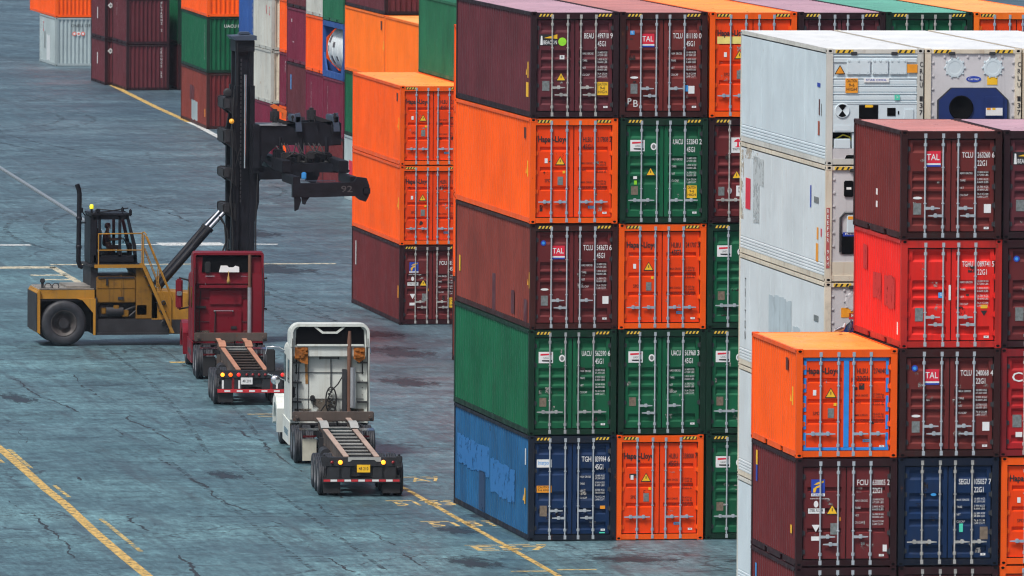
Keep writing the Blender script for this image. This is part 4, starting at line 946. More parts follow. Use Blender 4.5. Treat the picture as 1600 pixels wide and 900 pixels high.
def m_tyre(r, w):
    def f():
        mb = MB(); p = [(r*.56,-w*.42),(r*.62,-w*.49),(r*.88,-w*.5),(r*.97,-w*.42),(r,-w*.33)]
        for k in (-.2,-.02,.16): p += [(r,k*w-.004),(r-.018,k*w),(r-.018,k*w+w*.035),(r,k*w+w*.04)]
        p += [(r,w*.33),(r*.97,w*.42),(r*.88,w*.5),(r*.62,w*.49),(r*.56,w*.42)]
        mb.lathe(p,(0,0,0),'x',36); return mb.mesh('tyre', True)
    return cached(('tyre',r,w), f)
def m_rim(r, w, s):
    def f():
        mb = MB(); R = r*.57
        mb.lathe([(0,s*w*.18),(r*.16,s*w*.18),(r*.18,s*w*.12),(r*.34,s*w*.10),(r*.44,s*w*.26),(R*.95,s*w*.44),(R+.01,s*w*.46),(R+.01,-s*w*.42)],(0,0,0),'x',28)
        for i in range(8): t = 2*PI*i/8; mb.tube((s*w*.10,r*.26*math.cos(t),r*.26*math.sin(t)),(s*w*.17,r*.26*math.cos(t),r*.26*math.sin(t)),r*.03,6)
        return mb.mesh('rim', True)
    return cached(('rim',r,w,s), f)
def wheel(root, x, y, r, w, s, rim):
    wh = bpy.data.objects.new('wheel', None); COL.objects.link(wh); wh.parent = root; wh.location = (x,y,r); wh.rotation_euler = (random.uniform(0,6),0,0)
    link('tyre', m_tyre(r,w), TYRE, wh); link('rim', m_rim(r,w,s), rim, wh)

def trailer(root_loc, rz, label, railm, red):
    root = thing('container_chassis', label, 'trailer', root_loc, rz, 'empty container trailers')
    for s in (-1,1):
        mb = MB(); x = .44*s
        prof = [(.15,.78),(.15,1.14),(9.4,1.20),(9.9,1.30),(12.2,1.30),(12.2,1.04),(10.2,1.02),(9.5,.74)]
        mb.prism(prof,'x',x-.022,x+.022,1)
        for (ya,za),(yb,zb) in zip(prof[1:4],prof[2:5]): mb.prism([(ya,za),(yb,zb),(yb,zb+.03),(ya,za+.03)],'x',x-.075,x+.075)
        mb.box(x-.09,x+.09,.15,9.5,.745,.778,1); build(mb,'main_rail',[railm,RUSTB],root)
        mb = MB(); mb.prism([(9.3,1.22),(9.9,1.34),(10.5,1.34),(10.5,1.38),(9.8,1.38),(9.2,1.26)],'x',x-.12,x+.12); build(mb,'gooseneck_plate',CROSSM if not red else RAILO,root)
    for i in range(10):
        y = .8+i*1.13; zt = 1.08+.006*y
        mb = MB(); mb.box(-.40,.40,y-.06,y+.06,zt-.03,zt); mb.box(-.40,.40,y-.012,y+.012,zt-.22,zt-.03); build(mb,'crossmember',CROSSM if not red or i > 7 else RUSTB,root)
    mb = MB(); mb.box(-.20,.20,.5,9.2,.80,.95); mb.tube((-.25,1,.92),(-.25,8,.95),.035); mb.tube((.27,1,.92),(.27,8,.95),.03); mb.tube((-.62,6.2,.72),(-.62,7.2,.72),.16,14); mb.tube((.62,6.0,.72),(.62,7.0,.72),.16,14); build(mb,'air_system',CHASS,root)
    mb = MB(); mb.bbox(-1.14,1.14,.0,.24,.88,1.14,.015)
    for s in (-1,1):
        mb.bbox(s*1.08-.09,s*1.08+.09,-.01,.26,1.0,1.17,.015); mb.tube((s*1.08,.14,1.16),(s*1.08,.14,1.22),.04); mb.bbox(min(s*.32,s*1.0),max(s*.32,s*1.0),.02,.10,.50,.88,.02)
    mb.box(-.40,.40,.10,.14,.60,.88); build(mb,'rear_bolster',CHASS,root)
    mb = MB(); mb.prism([(-.40,1.02),(-.40,1.145),(.55,1.145),(.55,1.02),(.42,1.02),(.36,1.07),(-.28,1.07),(-.34,1.02)],'y',-.012,-.002); build(mb,'rear_plate',CROSSM,root) if not red else None
    mb = MB(); mb.box(-1.12,1.12,-.02,.06,.42,.53,0)
    for i in range(11):
        x0 = -1.10+i*.20; mb.box(x0,x0+.19,-.024,-.02,.445,.505,(2 if i%2 else 1))
    for s in (-1,1): mb.box(s*.62-.04,s*.62+.04,.02,.10,.42,.9,0)
    build(mb,'underride_bar',[CHASS,REFLR,REFLW] if not red else [REFLR,REFLR,REFLW],root)
    if red:
        lamps = [(-.96,LAMP),(-.70,plain('orange_lamp',(1,.12,.01),.3,emit=1.2,var=0)),(-.44,REDL),(.98,REDL),(1.14,LAMP)]+[(-.18+i*.2,REDDIM) for i in range(4)]
        for x in (-.95,-.42,.80):
            mb = MB(); mb.box(x-.03,x+.03,.012,.016,.55,.82); build(mb,'reflector_strip',REFLW,root)
    else: lamps = [(-.62,LAMP),(.62,LAMP),(-.86,REDDIM),(.90,REDDIM)]
    for x,m in lamps:
        r = .065 if m is not REDDIM else .045; mb = MB(); mb.lathe([(0,-.045),(r*.7,-.04),(r,-.02),(r,.0)],(x,.0,1.0),'y',16); build(mb,'tail_lamp',m,root)
    mb = MB(); px, pz = (.05,.82) if not red else (-.18,.80)
    mb.box(px-.19,px+.19,-.012,-.006,pz-.11,pz+.11,0); put_text(mb,'48 210',px,pz-.045,.09,-.015,.27,1,anchor='c'); mb.box(px-.17,px+.17,-.006,.1,pz-.02,pz+.02,2); build(mb,'number_plate',[YEL if not red else REFLW,INK,CHASS],root)
    for s in (-1,1):
        mb = MB(); mb.box(s*.86-.25,s*.86+.25,.08,.09,.10,.62); build(mb,'mud_flap',BLACK,root)
    for y in (.75,2.05,3.35):
        mb = MB(); mb.tube((-.9,y,.5),(.9,y,.5),.07); mb.bbox(-.58,-.36,y-.5,y+.5,.56,.68,.02); mb.bbox(.36,.58,y-.5,y+.5,.56,.68,.02); mb.prism([(y-.08,.6),(y+.08,.6),(y+.05,.8),(y-.05,.8)],'x',-.55,-.36); mb.prism([(y-.08,.6),(y+.08,.6),(y+.05,.8),(y-.05,.8)],'x',.36,.55); build(mb,'axle',CHASS,root)
        for s in (-1,1):
            wheel(root,s*1.09,y,.5,.27,s,RIMW); wheel(root,s*.76,y,.5,.27,-s,RIMD)
    for s in (-1,1):
        mb = MB(); mb.bbox(s*.62-.07,s*.62+.07,8.3,8.45,.42,1.05,.015); mb.bbox(s*.62-.13,s*.62+.13,8.24,8.51,.38,.42,.01); build(mb,'landing_leg',CHASS if not red else RUSTB,root)
    mb = MB(); mb.bbox(-1.22,1.22,12.2,12.45,1.22,1.50,.02); mb.tube((-1.1,12.2,1.36),(-1.1,12.08,1.36),.05); mb.tube((1.1,12.2,1.36),(1.1,12.08,1.36),.05); build(mb,'front_bolster',RUSTB,root)
    return root

def arch(mb, st, th, r=.24, mi=0, zb=None):
    # st: list of (y, z base, z top, half width): shell with rounded upper corners
    def ring(y, z0, z1, hw, rr):
        pts = [(-hw,z0)]
        for k in range(5): t = PI-k*PI/8; pts.append((-hw+rr+rr*math.cos(t), z1-rr+rr*math.sin(t)))
        for k in range(5): t = PI/2-k*PI/8; pts.append((hw-rr+rr*math.cos(t), z1-rr+rr*math.sin(t)))
        pts.append((hw,z0)); return [(x,y,z) for x,z in pts]
    O = [ring(y,a,b,h,r) for y,a,b,h in st]; I = [ring(y,a,b-th,h-th,max(.05,r-th)) for y,a,b,h in st]; n = len(O[0])
    for S in (O,I):
        vs = [v for g in S for v in g]
        mb.add(vs,[(i*n+k,i*n+k+1,(i+1)*n+k+1,(i+1)*n+k) for i in range(len(st)-1) for k in range(n-1)],mi)
    mb.add(O[0]+I[0],[(k,k+1,n+k+1,n+k) for k in range(n-1)],mi)

def tractor(root_loc, rz, label, white):
    pm = TRW if white else TRR
    root = thing('truck_tractor', label, 'truck', root_loc, rz, 'truck tractors pulling empty trailers')
    fa = 19.1 if white else 18.4                               # front axle
    for s in (-1,1):
        mb = MB(); mb.box(s*.43-.05,s*.43+.05,10.9,fa+.9,.72,.98); build(mb,'chassis_rail',CHASS,root)
    mb = MB(); mb.bbox(-.48,.48,11.9,13.0,.98,1.02,.02); mb.box(-.9,.9,13.5,13.62,1.0,1.06); mb.bbox(-.95,.95,13.62,14.4,.66,1.02,.03); build(mb,'fifth_wheel',CHASS,root)
    for s in (-1,1):
        mb = MB(); mb.prism([(10.75,1.06),(10.95,1.12),(11.05,1.09),(10.85,1.03)],'x',s*.82-.30,s*.82+.30); build(mb,'flap_bracket',CHROME,root)
        mb = MB(); mb.box(s*.80-.21,s*.80+.21,10.92,10.935,.14,.80); build(mb,'mud_flap',plain('pale_mud_flap',(.42,.40,.33),.6) if (white and s < 0) else BLACK,root)
        mb = MB(); mb.box(s*.80-.2,s*.80+.2,10.905,10.917,.84,.90); build(mb,'tail_lamp',REDDIM,root)
    for y in (11.85,13.15):
        mb = MB(); mb.tube((-.9,y,.52),(.9,y,.52),.08); mb.lathe([(.0,-.3),(.2,-.2),(.24,0),(.2,.2),(0,.3)],(0,y,.55),'x',16); build(mb,'axle',CHASS,root)
        for s in (-1,1): wheel(root,s*1.08,y,.52,.27,s,RIMW if not white else plain('alloy_rim',(.55,.56,.58),.3,.9)); wheel(root,s*.75,y,.52,.27,-s,RIMD)
    mb = MB(); mb.tube((-1.0,fa,.52),(1.0,fa,.52),.07); build(mb,'axle',CHASS,root)
    for s in (-1,1): wheel(root,s*1.06,fa,.52,.30,s,RIMW)
    for s in (-1,1):
        mb = MB(); mb.tube((s*.92,14.6,.66),(s*.92,16.4,.66),.31,20); build(mb,'fuel_tank',CHROME if white else DARKST,root)
        mb = MB(); mb.prism([(14.3,.34),(17.3,.30),(17.3,1.05),(14.3,1.05)],'x',s*1.19-.02,s*1.19+.02); build(mb,'side_skirt',pm,root)
    # cab: body with rear wall, doors side, roof fairing, bonnet
    zb = 1.02; yb = 14.15
    mb = MB()
    arch(mb,[(yb,zb,3.42,1.17),(15.9,zb,3.42,1.19),(17.3,zb,3.30,1.17)],.05,.22)
    mb.box(-1.12,1.12,yb+.02,yb+.06,zb,3.36); mb.prism([(-1.12,2.15),(1.12,2.15),(1.0,3.25),(-1.0,3.25)],'y',17.22,17.28)
    mb.box(-1.12,1.12,17.0,17.25,zb,2.15); build(mb,'cab_body',pm,root)
    mb = MB(); mb.prism([(-1.03,2.25),(1.03,2.25),(.94,3.12),(-.94,3.12)],'y',17.28,17.30); build(mb,'windscreen',GLASS,root)
    for s in (-1,1):
        mb = MB(); mb.prism([(16.1,2.15),(17.1,2.15),(16.95,2.95),(16.1,2.95)],'x',s*1.192-.012,s*1.192+.012); build(mb,'side_window',GLASS,root)
        mb = MB(); mb.prism([(14.5,2.2),(15.2,2.2),(15.2,2.9),(14.5,2.9)],'x',s*1.188-.012,s*1.188+.012); build(mb,'sleeper_window',GLASS,root)
    mb = MB()
    if white: st = [(13.86,3.34,4.04,1.20),(14.6,3.38,4.04,1.20),(15.6,3.40,3.92,1.18),(16.6,3.40,3.66,1.12),(17.2,3.30,3.42,1.05)]
    else: st = [(13.86,3.02,4.10,1.19),(14.6,3.20,4.12,1.19),(15.6,3.40,4.0,1.17),(16.6,3.40,3.72,1.12),(17.2,3.30,3.42,1.05)]
    arch(mb,st,.085 if white else .08,.26 if white else .07); mb.box(-1.10,1.10,13.975,14.0,3.05,3.95); fairing = build(mb,'roof_fairing',pm,root)
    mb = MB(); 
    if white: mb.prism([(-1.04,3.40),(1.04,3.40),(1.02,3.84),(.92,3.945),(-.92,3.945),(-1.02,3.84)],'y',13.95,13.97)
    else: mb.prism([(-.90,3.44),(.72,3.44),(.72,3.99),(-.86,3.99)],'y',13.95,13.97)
    build(mb,'fairing_shade_panel',HOLE,fairing)  # flat black panel painting the shade inside the hollow fairing
    for s in (-1,1):
        mb = MB(); mb.prism([(13.78,1.15),(14.16,1.10),(14.16,3.42),(13.88,3.42)],'x',s*1.175-.03,s*1.175+.03); build(mb,'side_extender',pm,root)
        mb = MB(); mb.box(s*1.14-.012,s*1.14+.012,13.77,13.79,1.2,3.6); build(mb,'extender_seal',BLACK,root)
    # bonnet and wings
    mb = MB()
    for (y0,y1,z0,z1,h0,h1) in ((17.28,fa+1.1,2.12,1.80,1.0,.82),):
        mb.add([(-h0,y0,.9),(h0,y0,.9),(h0,y0,z0),(-h0,y0,z0),(-h1,y1,.9),(h1,y1,.9),(h1,y1,z1),(-h1,y1,z1)],[(0,1,2,3),(4,7,6,5),(0,4,5,1),(3,2,6,7),(0,3,7,4),(1,5,6,2)])
    build(mb,'bonnet',pm,root)
    for s in (-1,1):
        mb = MB(); a = s*.86; b = s*1.34; c0 = []
        for k in range(13):
            t = PI*k/12; c0.append((fa+.72*math.cos(t)*-1, .62+.66*math.sin(t)))
        prof = [(fa-.95,.42)]+c0+[(fa+1.05,.55),(fa+1.12,.75),(fa+1.0,1.3),(fa+.3,1.52),(fa-.5,1.45),(fa-1.0,1.15)]
        mb.prism(prof,'x',min(a,b),max(a,b)); build(mb,'front_wing',pm,root)
    mb = MB(); mb.bbox(-1.22,1.22,fa+1.1,fa+1.35,.35,.85,.06); build(mb,'bumper',CHROME,root)
    for s in (-1,1):
        m_ = bpy.data.objects.new('mirror', None); COL.objects.link(m_); m_.parent = root
        if white:
            mb = MB(); mb.bbox(s*(1.60 if s < 0 else 1.34)-(.13 if s < 0 else .05),s*(1.60 if s < 0 else 1.34)+(.13 if s < 0 else .05),16.9,17.05,2.35,3.05,.03); build(mb,'mirror_housing',BLACK,m_)
            q = 1 if s < 0 else .82
            mb = MB(); mb.path([(s*1.15,17.0,3.0),(s*1.35,16.95,3.12),(s*1.72*q,16.95,3.12),(s*1.76*q,16.95,2.9)],.022,8); mb.path([(s*1.15,17.0,2.1),(s*1.4,16.95,2.2),(s*1.7*q,16.95,2.3)],.022,8); build(mb,'mirror_arm',CHROME,m_)
            mb = MB(); mb.lathe([(0,-.03),(.12,-.02),(.15,.03),(.1,.08),(0,.1)],(s*1.46*q,16.9,2.12),'y',16); build(mb,'spot_mirror',CHROME,m_)
        else:
            mb = MB(); mb.bbox(s*(1.50 if s < 0 else 1.36)-(.12 if s < 0 else .06),s*(1.50 if s < 0 else 1.36)+(.12 if s < 0 else .06),16.9,17.1,2.0,3.02,.05); build(mb,'mirror_housing',TRR if s < 0 else BLACK,m_)
            mb = MB(); mb.path([(s*1.12,17.1,2.95),(s*1.5,17.05,3.05)],.03,8); mb.path([(s*1.12,17.1,2.05),(s*1.5,17.05,1.98)],.03,8); build(mb,'mirror_arm',BLACK,m_)
            mb = MB(); mb.bbox(s*1.50-.09,s*1.50+.09,16.86,16.9,2.45,2.6,.02); build(mb,'spot_mirror',CHROME,m_)
    # rear wall fittings
    y = yb
    mb = MB()
    for x in (-.9,-.3,.3,.9): mb.bbox(x-.05,x+.05,17.0,17.12,3.42,3.48,.015)
    build(mb,'marker_lamp',LAMP if False else AMBERD,root)
    mb = MB(); mb.path([(-.3,y-.04,1.15),(-.28,y-.5,1.0),(-.2,y-1.1,1.25),(-.15,y-1.7,1.38)],.02,6); mb.path([(.25,y-.04,1.15),(.22,y-.6,.98),(.12,y-1.2,1.3),(.1,y-1.7,1.38)],.02,6); mb.path([(-.95,y-.03,1.2),(-.97,y-.04,2.0),(-.92,y-.03,2.8)],.014,6); build(mb,'trailer_cable',BLACK,root)
    mb = MB()
    for z in (1.75,2.55): mb.box(-1.04,1.04,y-.006,y+.02,z-.006,z+.006)
    for x in (-1.02,1.0): 
        for k in range(9): mb.bbox(x-.012,x+.012,y-.012,y+.01,1.2+k*.22,1.224+k*.22,.004)
    build(mb,'wall_seam',DARKST,root)
    mb = MB(); mb.quad(-1.05,1.05,1.05,1.45,y-.004); mb.quad(-.5,.2,1.45,1.75,y-.004); build(mb,'road_grime',worn('road_grime_film',(.12,.10,.08),.50,3.0),root)
    if white:
        for s in (-1,1):
            mb = MB(); x0, x1 = (-1.06,-.66) if s < 0 else (.72,1.06)
            mb.prism([(x0,2.98),(x0,3.32),(x1,3.32),(x1,2.80 if s < 0 else 2.98),((x0+x1)/2,2.86)],'y',y-.20,y-.16)
            r = random.Random(3+s)
            for k in range(9):
                cx = r.uniform(x0+.06,x1-.06); cz = r.uniform(3.0,3.27); mb.bbox(cx-.07,cx+.07,y-.25,y-.16,cz-.06,cz+.06,.03)
            build(mb,'torn_insulation',RUSTO,root)
            mb = MB()
            for z in (2.85,2.25,1.66):
                mb.bbox(min(s*.84,s*1.15),max(s*.84,s*1.15),y-.08,y-.0,z-.025,z+.025,.008)
            build(mb,'fairing_bracket',DARKST,root)
            mb = MB(); mb.box(s*1.0-.014,s*1.0+.014,y-.012,y+.02,2.5,2.95); build(mb,'wall_slot',HOLE,root)
        mb = MB(); mb.prism([(-.72,2.2),(-.64,2.2),(-.66,2.95),(-.74,2.95)],'y',y+.012,y+.02); build(mb,'rust_run',plain('rust_run_stain',(.40,.20,.06),.7,var=.4,vscale=8),root)
        mb = MB(); mb.box(-1.0,1.02,y-.24,y-.17,3.36,3.42); mb.prism([(-.48,3.93),(-.38,3.93),(-.2,3.80),(.18,3.80),(.36,3.93),(.46,3.93),(.22,3.74),(-.24,3.74)],'y',y-.26,y-.22); build(mb,'cross_rib',pm,root)
        mb = MB(); mb.box(-.635,-.625,y-.004,y+.02,1.2,3.3); mb.box(.655,.665,y-.004,y+.02,1.2,3.3); mb.box(-.30,.28,y-.05,y,2.97,3.0); mb.box(-.31,-.27,y-.06,y,2.95,3.02); mb.box(.25,.29,y-.06,y,2.95,3.02); mb.box(.03,.055,y-.03,y,2.1,2.96); build(mb,'wall_trim',DARKST,root)
        mb = MB(); mb.bbox(-.58,-.44,y-.09,y+.02,1.68,1.86,.03); mb.bbox(-1.12,-1.04,y-.02,y+.03,1.78,2.12,.03); build(mb,'air_coupling',BLACK,root)
        mb = MB(); pts = [(.05+.16*math.cos(t*.42)+.0*t, y-.12-.02*math.sin(t), 1.72+.40*math.sin(t*.42)) for t in range(0,31)]; mb.path(pts,.022,8)
        pts = [(.02+.07*math.cos(t*1.0), y-.16+.03*math.sin(t), 1.40+t*.018) for t in range(0,40)]; mb.path(pts,.013,6)
        mb.path([(.40,y-.1,2.45),(.25,y-.14,2.2),(.05,y-.16,2.0),(-.12,y-.14,1.6),(-.35,y-.12,1.25)],.02,8); build(mb,'air_hose',BLACK,root)
        mb = MB(); mb.tube((.59,y-.2,1.1),(.59,y-.2,3.55),.065,14); mb.tube((.59,y-.2,3.55),(.60,y-.2,3.82),.062,14,0,.045); build(mb,'exhaust_stack',PIPE,root)
        mb = MB(); mb.lathe([(.10,0),(.10,1.22)],(.70,y-.2,1.5),'z',20); mb.bbox(.60,.80,y-.12,y-.08,1.5,2.72,.01); build(mb,'heat_shield',plain('brushed_heat_shield',(.45,.47,.50),.35,.7),root)
        mb = MB(); mb.bbox(.38,.52,y-.24,y-.04,1.3,2.66,.01); build(mb,'air_cleaner_post',DARKST,root)
    else:
        mb = MB(); mb.prism([(-.86,3.42),(.74,3.42),(.74,2.98),(-.98,2.98)],'y',y-.10,y); mb.prism([(-.98,2.90),(.80,2.90),(.80,3.0),(-.98,3.0)],'y',y-.16,y); mb.bbox(-.62,.48,y-.03,y+.02,2.32,2.82,.02); mb.bbox(-.62,.48,y-.03,y+.02,1.35,2.14,.02)
        mb.box(.80,1.16,y-.24,y-.2,1.05,3.4); build(mb,'rear_wall_panel',TRR,root)
        mb = MB(); mb.prism([(-.32,3.44),(.36,3.44),(.36,3.62),(.24,3.66),(.16,3.60),(.02,3.60),(-.04,3.66),(-.26,3.66)],'y',y-.30,y-.21); build(mb,'document_box',WHITE,root)
        mb = MB(); mb.lathe([(0,0),(.05,.02),(.065,.10),(.04,.2),(.02,.30),(.012,.42)],(0,y-.34,3.05),'z',14); build(mb,'work_lamp',plain('brass_lamp',(.55,.34,.10),.35,.4),root)
        for s in (-1,1):
            mb = MB(); x0, x1 = (-.76,-.46) if s < 0 else (.42,.70); xe = x0 if s < 0 else x1
            mb.path([(xe,y-.14,3.02),(xe,y-.16,3.30),((x0 if s > 0 else x1),y-.16,3.30)],.018,8); build(mb,'grab_rail',CHROME,root)
        mb = MB(); mb.tube((-.46,y-.10,2.12),(.16,y-.10,2.12),.016); mb.tube((-.46,y-.10,2.12),(-.46,y,2.12),.03); mb.tube((.16,y-.10,2.12),(.16,y,2.12),.03); build(mb,'door_handle',CHROME,root)
        mb = MB(); mb.bbox(-1.08,-.74,y-.08,y,2.20,2.28,.01); mb.bbox(.10,.30,y-.06,y,1.5,1.6,.01); mb.path([(-.44,y-.02,1.1),(-.44,y-.1,1.6),(-.42,y-.05,2.1)],.02); mb.bbox(-.80,-.60,y-.29,y-.21,3.4,3.80,.05); build(mb,'wall_fitting',BLACK,root)
        mb = MB(); mb.tube((.72,y-.26,1.2),(.72,y-.26,2.95),.075,16); build(mb,'heat_shield',plain('brushed_heat_shield',(.45,.47,.50),.35,.7),root)
        mb = MB(); mb.tube((.72,y-.26,2.95),(.72,y-.26,4.04),.058,14); mb.lathe([(.08,0),(.08,.05)],(.72,y-.26,2.93),'z',14); build(mb,'exhaust_stack',PIPE,root)
    return root
RZ = -.089
trailer((-2.32,14.33,0),RZ,'empty skeletal trailer with pale dusty rails and yellow plate, behind the white truck',RAILT,False)
trailer((-.43,48.43,0),RZ,'empty skeletal trailer with orange rails and red rear bar, behind the red truck',RAILO,True)
tractor((-2.32,14.33,0),RZ,'dirty white truck seen from behind with rusty corners and coiled hose',True)
tractor((-.43,48.43,0),RZ,'dark red truck seen from behind, waiting under the lifting mast',False)

# ------------------------------------------------------------------ skinned bodies (driver, pigeons)
def skinned(name, pts, edges, mat, parent, sub=2, loc=(0,0,0)):
    me = bpy.data.meshes.new(name); me.from_pydata([p[:3] for p in pts],edges,[]); o = bpy.data.objects.new('tmp',me); COL.objects.link(o)
    md = o.modifiers.new('s','SKIN'); md.use_smooth_shade = True; sb = o.modifiers.new('b','SUBSURF'); sb.levels = sub; sb.render_levels = sub
    for i,p in enumerate(pts):
        r = p[3] if isinstance(p[3],tuple) else (p[3],p[3]); me.skin_vertices[0].data[i].radius = r; me.skin_vertices[0].data[i].use_root = (i == 0)
    dg = bpy.context.evaluated_depsgraph_get(); m2 = bpy.data.meshes.new_from_object(o.evaluated_get(dg)); m2.name = name
    for p in m2.polygons: p.use_smooth = True
    bpy.data.objects.remove(o); bpy.data.meshes.remove(me)
    m2.materials.clear(); return link(name,m2,mat,parent,loc)

# ------------------------------------------------------------------ container handler (mast truck), heading +x
HX, HY = -3.02, 77.1
HYEL = paint('dirty_handler_yellow',(.20,.098,.014),.6,.5,.32,(.12,.04,.02),.85,(.07,.045,.02))
HYELB = paint('bright_handler_yellow',(.38,.185,.024),.5,.5,.25,(.12,.05,.03),.75,(.25,.15,.05))
HBLK = plain('black_mast_steel',(.009,.010,.015),.5,.0,var=.45,vscale=2.5,spec=.28)
HDRK = plain('grimy_dark_steel',(.022,.022,.026),.6,.1,var=.4,vscale=2)
HGRY = plain('worn_grey_edge',(.07,.095,.14),.45,.3)
CABG = None
def glass():
    m, nt, b = nodes('cab_glass'); out = nt.nodes['Material Output']; tr = nt.nodes.new('ShaderNodeBsdfTransparent'); tr.inputs[0].default_value = (.92,.97,.98,1)
    gl = nt.nodes.new('ShaderNodeBsdfGlossy'); gl.inputs['Roughness'].default_value = .03; fr = nt.nodes.new('ShaderNodeFresnel'); fr.inputs[0].default_value = 1.45; mx = nt.nodes.new('ShaderNodeMixShader')
    nt.links.new(fr.outputs[0],mx.inputs[0]); nt.links.new(tr.outputs[0],mx.inputs[1]); nt.links.new(gl.outputs[0],mx.inputs[2]); nt.links.new(mx.outputs[0],out.inputs[0]); return m
CABG = glass()
hr = thing('container_handler','yellow and black container handler with tall mast and empty lifting spreader','handler',(HX,HY,0),0)
class HB(MB):
    def mesh(s, name, fix=False):
        s.v = [(x-HX,y-HY,z) for x,y,z in s.v]; return MB.mesh(s,name,fix)
def hp(mb, name, mats, parent=None): return build(mb,name,mats,parent or hr)
# rear body
mb = HB(); mb.prism([(-3.97,.50),(-3.97,1.86),(-3.90,1.98),(-3.86,1.98),(-3.86,.42)],'y',75.85,78.35); mb.prism([(-3.93,1.66),(-3.93,1.96),(-1.93,1.96),(-1.93,1.66)],'y',75.95,78.25); cw = hp(mb,'counterweight',HYELB)
mb = HB(); mb.box(-3.995,-3.972,75.84,78.36,.52,1.85); hp(mb,'rear_guard',HDRK)
mb = HB(); pass
mb = HB(); mb.prism([(-3.90,1.985),(-3.86,2.03),(-1.95,2.02),(-1.95,1.975)],'y',76.0,78.2); mb.box(-2.9,-1.95,76.1,78.1,2.02,2.10); hp(mb,'deck_plate',plain('scuffed_grey_deck',(.20,.19,.17),.6,var=.4,vscale=3))
mb = HB(); mb.box(-3.84,-1.95,76.75,77.45,.45,1.66); mb.box(-3.85,-1.95,75.98,78.2,1.58,1.655); mb.tube((-3.02,75.9,.8),(-3.02,78.3,.8),.18,16); hp(mb,'rear_axle_frame',HDRK)
mb = HB(); mb.prism([(-2.55,1.66),(-1.90,1.66),(-1.90,.38),(-1.98,.38),(-1.98,1.15),(-2.35,1.60)],'y',75.88,75.96); hp(mb,'wing_bracket',HYELB)
mb = HB(); mb.tube((-3.74,76.2,2.02),(-3.74,76.2,2.20),.05,10); mb.bbox(-3.82,-3.66,76.12,76.28,2.20,2.36,.03)
for x in (-3.55,-3.28): mb.lathe([(.10,-.03),(.13,-.03),(.13,.03),(.10,.03),(.10,-.03)],(x,76.15,2.08),'y',16)
hp(mb,'rear_fittings',HDRK)
# wheels: rear pair, front duals
for (x,y,s) in ((-3.02,76.12,-1),(-3.02,78.08,1),(2.25,75.85,-1),(2.25,76.52,1),(2.25,77.7,-1),(2.25,78.37,1)):
    wh = bpy.data.objects.new('wheel',None); COL.objects.link(wh); wh.parent = hr; wh.location = (x-HX,y-HY,.80); wh.rotation_euler = (0,0,PI/2)
    link('tyre',m_tyre(.80,.58),TYRE,wh); link('rim',m_rim(.80,.58,s),plain('grimy_yellow_rim',(.055,.05,.05),.6,.2,var=.4),wh)
# main body
mb = HB(); mb.bbox(-1.86,-.46,75.98,78.2,1.50,2.44,.04); mb.box(-1.84,-.48,75.965,75.985,2.02,2.04); mb.box(-1.0,-.98,75.965,75.985,1.55,2.5); hood = hp(mb,'engine_hood',HYEL)
mb = HB(); mb.box(-1.80,-.52,75.955,75.975,2.36,2.43); mb.box(-1.52,-1.45,75.95,75.98,2.12,2.38); mb.box(-1.1,-.9,75.95,75.98,1.62,1.72); hp(mb,'hood_vent',HDRK)
mb = HB(); mb.box(-1.92,-1.84,75.93,78.2,.38,1.70); mb.box(-1.84,.75,76.25,78.0,.92,1.52); mb.tube((-1.5,76.15,1.2),(-.9,76.15,1.2),.18,14); mb.tube((-1.2,76.1,1.05),(-.3,76.1,1.45),.05,8); mb.tube((-.7,76.1,1.0),(-.2,76.1,1.42),.04,8); mb.bbox(-.45,-.05,76.0,76.3,1.05,1.45,.03); mb.bbox(-1.75,-1.35,76.05,76.3,1.0,1.4,.05); hp(mb,'engine_bay',HDRK)
mb = HB(); mb.bbox(-1.7,-1.5,76.02,76.12,1.1,1.34,.03); mb.bbox(-.95,-.7,76.02,76.15,1.0,1.25,.03); mb.bbox(-1.25,-1.05,76.0,76.1,1.28,1.42,.02); hp(mb,'engine_fitting',HYEL)
mb = HB(); mb.bbox(-1.90,2.9,75.98,78.2,.40,.94,.03); mb.box(-1.9,.7,75.93,75.98,.38,.46); hp(mb,'side_frame',HDRK)
mb = HB(); mb.prism([(-.46,1.50),(-.46,2.78),(-.10,2.78),(.30,1.90),(.30,.95),(-.46,.95)],'y',76.0,78.2); hp(mb,'front_pillar',HYEL)
mb = HB(); mb.prism([(.10,.42),(.10,1.90),(.75,1.88),(2.75,1.70),(2.75,.42)],'y',76.0,78.2); mb.bbox(.72,.80,75.95,76.0,.42,1.85,.01); mb.box(.30,.32,75.985,76.0,.5,1.8); hp(mb,'front_body',HYELB)
mb = HB()
for z in (1.5,1.15,.8): mb.lathe([(.05,-.02),(.09,-.02),(.09,.02),(.05,.02)],(.52,75.97,z),'y',12)
hp(mb,'tie_down_ring',HDRK)
# cab support, platform
mb = HB(); mb.box(-2.06,-1.80,76.05,78.1,1.96,2.775); mb.prism([(-.62,2.78),(-.10,2.78),(-.40,2.52),(-.48,2.52)],'y',76.02,78.15); hp(mb,'cab_pillar',HDRK)
mb = HB(); mb.box(-2.14,-.24,75.88,78.2,2.77,2.84,0); mb.box(-1.95,-.24,75.86,75.88,2.74,2.86,1); hp(mb,'platform',[HDRK,HYELB])
mb = HB()
for y in (75.9,):
    mb.tube((-1.80,y,2.84),(-1.80,y,3.95),.022); mb.tube((-.26,y,2.84),(-.26,y,3.97),.025); mb.tube((-1.82,y,3.93),(-.26,y,3.95),.022); mb.tube((-1.82,y,3.36),(-.26,y,3.36),.02)
mb.path([(-.26,75.9,3.97),(-.20,75.85,4.0),(-.12,75.75,3.9)],.022); hp(mb,'guard_rail',HYELB)
